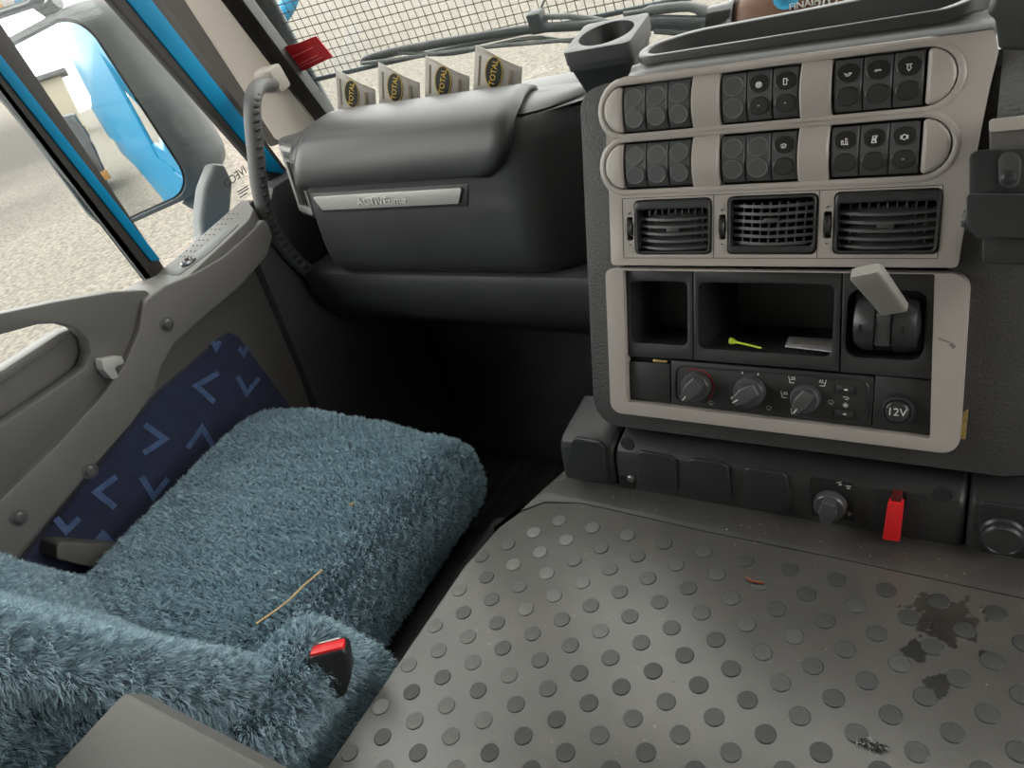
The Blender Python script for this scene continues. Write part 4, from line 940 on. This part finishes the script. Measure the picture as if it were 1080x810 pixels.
# ================================================================== DRIVER'S SIDE of the dash
dd = thing('driver_dash', (.35, .8, .4), 'black pebbled instrument dash to the right of the console', 'dashboard')
rows = [[(x, y + .045, z) for x in np.linspace(-.022, .75, 16)] for y, z in [(q.y, q.z) for q in spl([(.70, .60), (.672, .66), (.664, .70), (.668, .740), (.690, .775), (.73, .795), (.80, .80), (.95, .79)], 4)]]
loft('dash_roll', rows, PEB, dd, closed=False, caps=False, solid=.006)
box('lower_face', FY(.745), .09, .75, .375, .66, 0, .02, PEB, dd, .01)
cowl = [FX(0).P(0, 0, 0)]
yk = .62
cw_ = [xz(p, yk) for p in ((1040, 16), (1048, -4), (1120, -30), (1130, 30), (1096, 56), (1053, 54), (1049, 22))]
prism('instrument_cowl', rpoly(cw_, .004, 3), FY(yk), -.12, .0, CHAR, dd, .006, 3)
# phone cradle on a bracket
ph = thing('phone_cradle', FC.P(.02, .21, .02), 'black phone cradle on a grey bracket beside the right-hand vent', 'phone holder')
dph = .045
Q = lambda pts, d=dph: [FC.px(p, d) for p in pts]
prism('bracket_plate', rpoly(Q([(1043, 126), (1110, 118), (1110, 165), (1044, 172)], .03), .002, 2), FC, .015, .030, DOORG, ph, .003)
prism('bracket_top', rpoly(Q([(1043, 126), (1110, 118), (1110, 134), (1043, 140)], .033), .002, 2), FC, .028, .033, GREYS, ph, .001)
lathe('bracket_hole', [(.0012, 0), (.0012, .0005), (0, .0005)], FC, *Q([(1060, 131)], .033)[0], HOLE, ph, 8)
prism('back_plate', rpoly(Q([(1022, 215), (1022, 160), (1040, 158), (1110, 156), (1110, 215)]), [.001, .012, .001, .001, .001], 5), FC, dph - .012, dph, BLKS, ph, .002)
prism('screw_recess', rpoly(Q([(1054, 199), (1052, 160), (1078, 160), (1076, 199)]), .010, 5), FC, dph - .002, dph + .0015, CHAR, ph, .0015)
lathe('screw', [(.0055, dph), (.0055, dph + .003), (.003, dph + .004), (0, dph + .003)], FC, *Q([(1064, 187)])[0], BLKS, ph, 16)
prism('cradle_body', rpoly(Q([(1019, 204), (1110, 206), (1110, 252), (1030, 251), (1019, 240)], .06), .003, 3), FC, .02, .060, BLKS, ph, .003, 3)
prism('cradle_foot', rpoly(Q([(1036, 245), (1110, 245), (1110, 280), (1036, 278)], .04), .002, 2), FC, .0, .040, BLK, ph, .002)
lathe('side_knob', [(.006, -.003), (.0075, 0), (.006, .003)], Frame(FC.P(*Q([(1019, 231)], .045)[0], .045), FC.v, FC.n), 0, 0, CHAR, ph, 18)

# ================================================================== WINDSCREEN: sticker, wipers, stone guard
def onws(p, off=0):                                # sight line meets the curved windscreen
    r = ray(p); t = 1.0
    for _ in range(30):
        q = CAM + r * t; t += (ywin(q[0], q[2]) + off - q[1]) / r[1] * .9
    return CAM + r * t
sv = [onws(p, -.006) for p in ((296, 58), (301, 49), (313, 46), (333, 38), (351, 60), (322, 74), (306, 77))]
sc_ = sum(sv) / len(sv); bm = bmesh.new(); a = [bm.verts.new(q) for q in sv]; b = [bm.verts.new(q + np.array([0, .0015, 0])) for q in sv]
bm.faces.new(a); bm.faces.new(b[::-1]); n = len(a)
for k in range(n): bm.faces.new((a[k], a[(k + 1) % n], b[(k + 1) % n], b[k]))
stk = tag(finish(bm, 'warning_sticker', mat('red_vinyl', (.42, .010, .014), .3)), 'red vinyl sticker at the lower left corner of the windscreen', 'sticker')
PINK = mat('pale_red_print', (.75, .25, .25), .4)
for l0, l1 in (((307, 61), (330, 50)), ((311, 70), (335, 58)), ((313, 72.5), (340, 60))): tube('print_line', [onws(l0, -.0068), onws(l1, -.0068)], .0005, PINK, stk, 4)
# wipers
WIP = mat('wiper_black', (.05, .055, .056), .45, var=.2, vscale=30); WIPG = mat('wiper_dusty', (.16, .165, .16), .55, var=.2, vscale=30)
w1 = thing('wiper', onws((560, 40), .04), 'long dusty wiper blade parked above the four cards', 'wiper', 'windscreen wipers')
tube('blade_spine', smooth([onws(p, .045) for p in ((381, 65), (410, 56), (450, 48), (510, 38), (566, 30), (600, 28), (640, 25))], 4), [.004] + [.008] * 23 + [.004], WIP, w1, 8)
tube('rubber_edge', smooth([onws(p, .025) for p in ((381, 67), (430, 61), (500, 51), (566, 45), (600, 42), (640, 38))], 4), .0035, WIPG, w1, 6)
tube('bridge', smooth([onws(p, .04) for p in ((420, 55), (470, 57), (510, 50), (560, 40), (600, 43), (640, 38))], 4), .004, WIPG, w1, 6)
cn = Frame(onws((567, 22), .05), (1, 0, 0), (0, -.17, 1)); box('connector', cn, -.013, .013, -.018, .016, -.012, .012, WIP, w1, .003)
tube('wiper_arm', [onws(p, .055) for p in ((567, 18), (600, 17), (625, 20), (645, 24))], .005, WIPG, w1, 8); tube('spring_rod', [onws((569, 14), .06), onws((576, -6), .075)], .0022, WIPG, w1, 6)
w2 = thing('wiper', onws((700, 15), .06), 'pale wiper arm with elbow parked behind the cup holder', 'wiper', 'windscreen wipers')
tube('wiper_arm', smooth([onws(p, .06) for p in ((658, 15), (686, 11), (728, 7), (752, 17), (782, 20), (830, 14))], 4), [.004] * 4 + [.008] * 6 + [.011] * 4 + [.007] * 7, WIPG, w2, 8)
tube('blade_spine', smooth([onws(p, .05) for p in ((662, 27), (700, 24), (760, 24), (840, 8))], 4), .012, WIP, w2, 8)
tube('rubber_edge', [onws(p, .03) for p in ((690, 33), (725, 36), (820, 26))], .004, WIP, w2, 6)
# stone guard
gd = thing('stone_guard', (-.1, 1.34, .70), 'square wire mesh stone guard in front of the windscreen', 'mesh guard')
WIRE = mat('wire_dark', (.075, .068, .06), .5); GFR = mat('guard_frame_grey', (.085, .105, .11), .4, var=.1)
yg = lambda x, z: ywin(x, z) + .13
xs0, z0g, z1g, sp_ = -1.245, .742, 1.42, .0165
V = []; F = []
def wire(P, r=.0011):
    n0 = len(V)
    for p in P:
        for dx, dz in ((-r, 0), (0, -r), (r, 0), (0, r)): V.append((p[0] + (dx if True else 0), p[1] + (r if dx == 0 and dz < 0 else 0), p[2] + dz))
    for i in range(len(P) - 1):
        for k in range(4): a = n0 + i * 4 + k; b = n0 + i * 4 + (k + 1) % 4; F.append((a, b, b + 4, a + 4))
x = xs0 + .01
while x < .95: 
    n0 = len(V); r = .0009
    for zz in (z0g, z1g):
        for dx, dy in ((-r, 0), (0, -r), (r, 0), (0, r)): V.append((x + dx, yg(x, zz) + dy, zz))
    for k in range(4): F.append((n0 + k, n0 + (k + 1) % 4, n0 + 4 + (k + 1) % 4, n0 + 4 + k))
    x += sp_
z = z0g
while z < z1g:
    n0 = len(V); r = .0009; X = np.linspace(xs0, .95, 40)
    for x in X:
        for dy, dz in ((-r, 0), (0, -r), (r, 0), (0, r)): V.append((x, yg(x, z) + dy, z + dz))
    for i in range(len(X) - 1):
        for k in range(4): a = n0 + i * 4 + k; b = n0 + i * 4 + (k + 1) % 4; F.append((a, b, b + 4, a + 4))
    z += sp_
wm = bpy.data.meshes.new('wire_mesh'); wm.from_pydata(V, [], F); wm.update(); wo = link('wire_mesh', wm, WIRE, gd); wo['kind'] = 'stuff'
rows = [[(xs0 + dx, yg(xs0 + dx, zz) + .0, zz) for dx in (-.075, -.05, -.02, .006)] for zz in np.linspace(.62, 1.45, 12)]
loft('side_rail', rows, GFR, gd, closed=False, caps=False, solid=-.012)
tube('bottom_rail', [(x, yg(x, z0g) , z0g) for x in np.linspace(xs0, .95, 40)], .005, GFR, gd, 8); tube('top_rail', [(x, yg(x, z1g), z1g) for x in np.linspace(xs0, .95, 40)], .010, GFR, gd, 8)
# maker's lettering on the quarter glass, printed on the outside so it reads backwards from here
FQ = Frame((-1.188, 0, 0), (0, 1, 0), (0, 0, 1))
qd = yz((248, 187), -1.188)
gl = text('glass_lettering', 'IVECO', .020, FQ, qd[0], qd[1], .0, RUB, bpy.data.objects['window_1'], .0002, rot=.10, sx=-1)
strokes('glass_print', [[(-1, 0), (1, 0)], [(-1, -.35), (1, -.35)], [(-1, -.8), (.4, -.8)]], .0022, FQ, qd[0] + .003, qd[1] - .024, .0, .013, GPRINT, bpy.data.objects['window_1'])

# ================================================================== SIDE MIRROR
nm = Vector((.495, -.868, .035)).normalized()
mc = Vector((-1.560, .912, .785))
um = Vector((0, 0, 1)).cross(nm).normalized(); vm = nm.cross(um); FM = Frame(mc, um * math.cos(.13) + vm * math.sin(.13), vm * math.cos(.13) - um * math.sin(.13))
mir = thing('side_mirror', (-1.3, 1.0, .55), 'grey rectangular side mirror outside the quarter glass, reflecting the blue cab side', 'mirror')
MG = mat('mirror_glass', (.86, .88, .88), .01, metal=1.0)
def mring(w0, w1, h0, h1, r): return rpoly([(w0, h0), (w1, h0), (w1, h1), (w0, h1)], r, 7)
def domed(lp, fr, R, parent):                                   # slightly convex mirror glass with a flat back
    bm = bmesh.new(); n = len(lp); cx_, cy_ = sum(p[0] for p in lp) / n, sum(p[1] for p in lp) / n; rings = []
    pt = lambda p, f: fr.P(cx_ + (p[0] - cx_) * f, cy_ + (p[1] - cy_) * f, .0085 - (((p[0] - cx_) * f) ** 2 + ((p[1] - cy_) * f) ** 2) / (2 * R))
    for f in np.linspace(1, .07, 14): rings.append([bm.verts.new(pt(p, f)) for p in lp])
    for a, b in zip(rings, rings[1:]):
        for k in range(n): bm.faces.new((a[k], a[(k + 1) % n], b[(k + 1) % n], b[k]))
    bm.faces.new(rings[-1]); bk_ = [bm.verts.new(fr.P(p[0], p[1], -.014)) for p in lp]; bm.faces.new(bk_[::-1])
    for k in range(n): bm.faces.new((rings[0][k], bk_[k], bk_[(k + 1) % n], rings[0][(k + 1) % n]))
    return finish(bm, 'mirror_glass', MG, parent, 40)
domed(mring(-.135, .098, -.175, .185, .05), FM, 4.0, mir)
rg = [[FM.P(p[0], p[1], d) for p in q] for q, d in ((mring(-.136, .099, -.176, .186, .05), -.004), (mring(-.140, .104, -.181, .191, .052), .006), (mring(-.150, .114, -.190, .200, .055), -.004), (mring(-.150, .130, -.190, .205, .055), -.03), (mring(-.14, .150, -.19, .205, .055), -.08), (mring(-.12, .155, -.18, .20, .055), -.12), (mring(-.08, .13, -.15, .17, .05), -.16))]
loft('mirror_housing', rg, LGREY, mir, ang=50)
prism('lower_arm', rpoly([yz(p, -1.33) for p in ((216, 275), (212, 232), (216, 198), (226, 172), (238, 173), (247, 192), (244, 228), (238, 275))], .010, 5), FX(-1.33), -.035, .0, mat('arm_pale_grey', (.15, .157, .16), .45, var=.05), mir, .014, 4)
tube('mirror_stem', smooth([FM.P(.05, -.19, -.05), FM.P(.07, -.215, -.05), FM.P(.13, -.21, -.03)], 4), .022, LGREY, mir, 10)
FU = Frame(mc + Vector((-.07, -.02, .365)), um, nm.cross(um)); 
um2 = thing('wide_angle_mirror', (-1.35, 1.0, .98), 'wide-angle upper mirror cut off by the top left corner of the view', 'mirror')
domed(mring(-.12, .10, -.125, .12, .045), FU, .9, um2)
rg = [[FU.P(p[0], p[1], d) for p in q] for q, d in ((mring(-.121, .101, -.126, .121, .045), -.004), (mring(-.126, .106, -.131, .126, .05), .006), (mring(-.136, .116, -.141, .136, .05), -.01), (mring(-.11, .09, -.12, .11, .05), -.08))]
loft('mirror_housing', rg, LGREY, um2, ang=50); tube('mirror_bracket', [FU.P(.03, -.12, -.06), FU.P(.05, -.15, -.06), FM.P(.04, .222, -.06)], .014, LGREY, um2, 10)

# ================================================================== OUTSIDE
cabx = box('trim_2', FX(-1.29), -12, -.76, -.75, 1.9, -.01, .02, BLUE, None, .01); struct(cabx); cabx['label'] = 'blue painted body side behind the cab door'
sk_ = thing('skip_container', (-2.5, -9.7, -1.15), 'grey steel skip container with orange beam, seen in the side mirror', 'container')
SKG = mat('skip_grey', (.075, .078, .08), .6, var=.2, vscale=2); ORG = mat('orange_beam', (.34, .17, .04), .5)
box('skip_body', FZ(-1.15), -3.7, -1.85, -10.6, -9.1, .35, 1.75, SKG, sk_, .03)
for k in range(4): box('skip_rib', FZ(-1.15), -3.65 + k * .56, -3.55 + k * .56, -9.1, -9.02, .4, 1.7, SKG, sk_, .01)
box('orange_beam', FZ(-1.15), -3.75, -1.8, -9.1, -8.98, .30, .50, ORG, sk_, .01); box('skid', FZ(-1.15), -3.6, -1.95, -10.5, -9.2, 0, .35, RUB, sk_, .02)
bl_ = thing('yard_building', (-12, -30, -1.15), 'pale cream yard building far behind, seen in the side mirror', 'building')
CRM = mat('cream_wall', (.30, .27, .21), .8); box('wall', FZ(-1.15), -22, -2.2, -34, -30, 0, 3.6, CRM, bl_, .05); box('roof', FZ(-1.15), -22.4, -1.8, -34.4, -29.6, 3.6, 3.9, SKG, bl_, .05)
for k in range(6): box('window', FZ(-1.15), -20.5 + k * 3, -19 + k * 3, -30, -29.95, 1.6, 3.0, SKG, bl_, .01)
hs = [pin(p, 1, 8.0) for p in ((262, 40), (288, 24), (304, 4), (312, -30))]
tag(tube('blue_pipe', smooth(hs, 6), .11, mat('pipe_blue', (.015, .19, .36), .4), None, 14), 'thick sky-blue pipe curving past the mesh in the yard', 'pipe')
q0 = pin((246, 4), 1, 9.5)
orb = thing('orange_machine', (q0[0], 9.5, -1.15), 'orange machine panel beyond the windscreen corner', 'machine')
box('panel', FY(9.5), q0[0] - 1.2, q0[0] + .42, q0[2] - .12, q0[2] + 1.2, -.5, 0, mat('machine_orange', (.35, .17, .04), .5), orb, .03); box('undercarriage', FY(9.5), q0[0] - 1.1, q0[0] - .2, -1.15, q0[2] - .12, -.45, -.05, RUB, orb, .03)

# grit along the foot of the switch strip and over the mat
V = []; F = []
for k in range(95):
    if k < 35: x = random.uniform(-.42, .06); y = .5665 - (x + .40) * .012 - abs(random.gauss(0, .010)) - .002
    else: x = random.uniform(-.47, .1); y = random.uniform(.15, .55)
    r = random.uniform(.0004, .0010) if k < 35 else random.uniform(.0004, .0009); n0 = len(V); zt = TZT + .0008
    for dx, dy, dz in ((1, 0, 0), (0, 1, 0), (-1, 0, 0), (0, -1, 0), (0, 0, .9)): V.append((x + dx * r * random.uniform(.6, 1.6), y + dy * r, zt + dz * r))
    F += [(n0, n0 + 1, n0 + 4), (n0 + 1, n0 + 2, n0 + 4), (n0 + 2, n0 + 3, n0 + 4), (n0 + 3, n0, n0 + 4), (n0 + 3, n0 + 2, n0 + 1, n0)]
gm = bpy.data.meshes.new('grit'); gm.from_pydata(V, [], F); gm.update()
tag(link('grit', gm, mat('pale_grit', (.42, .36, .27), .8, var=.5, vscale=200)), 'pale grit and crumbs scattered over the engine cover', 'grit', kind='stuff')
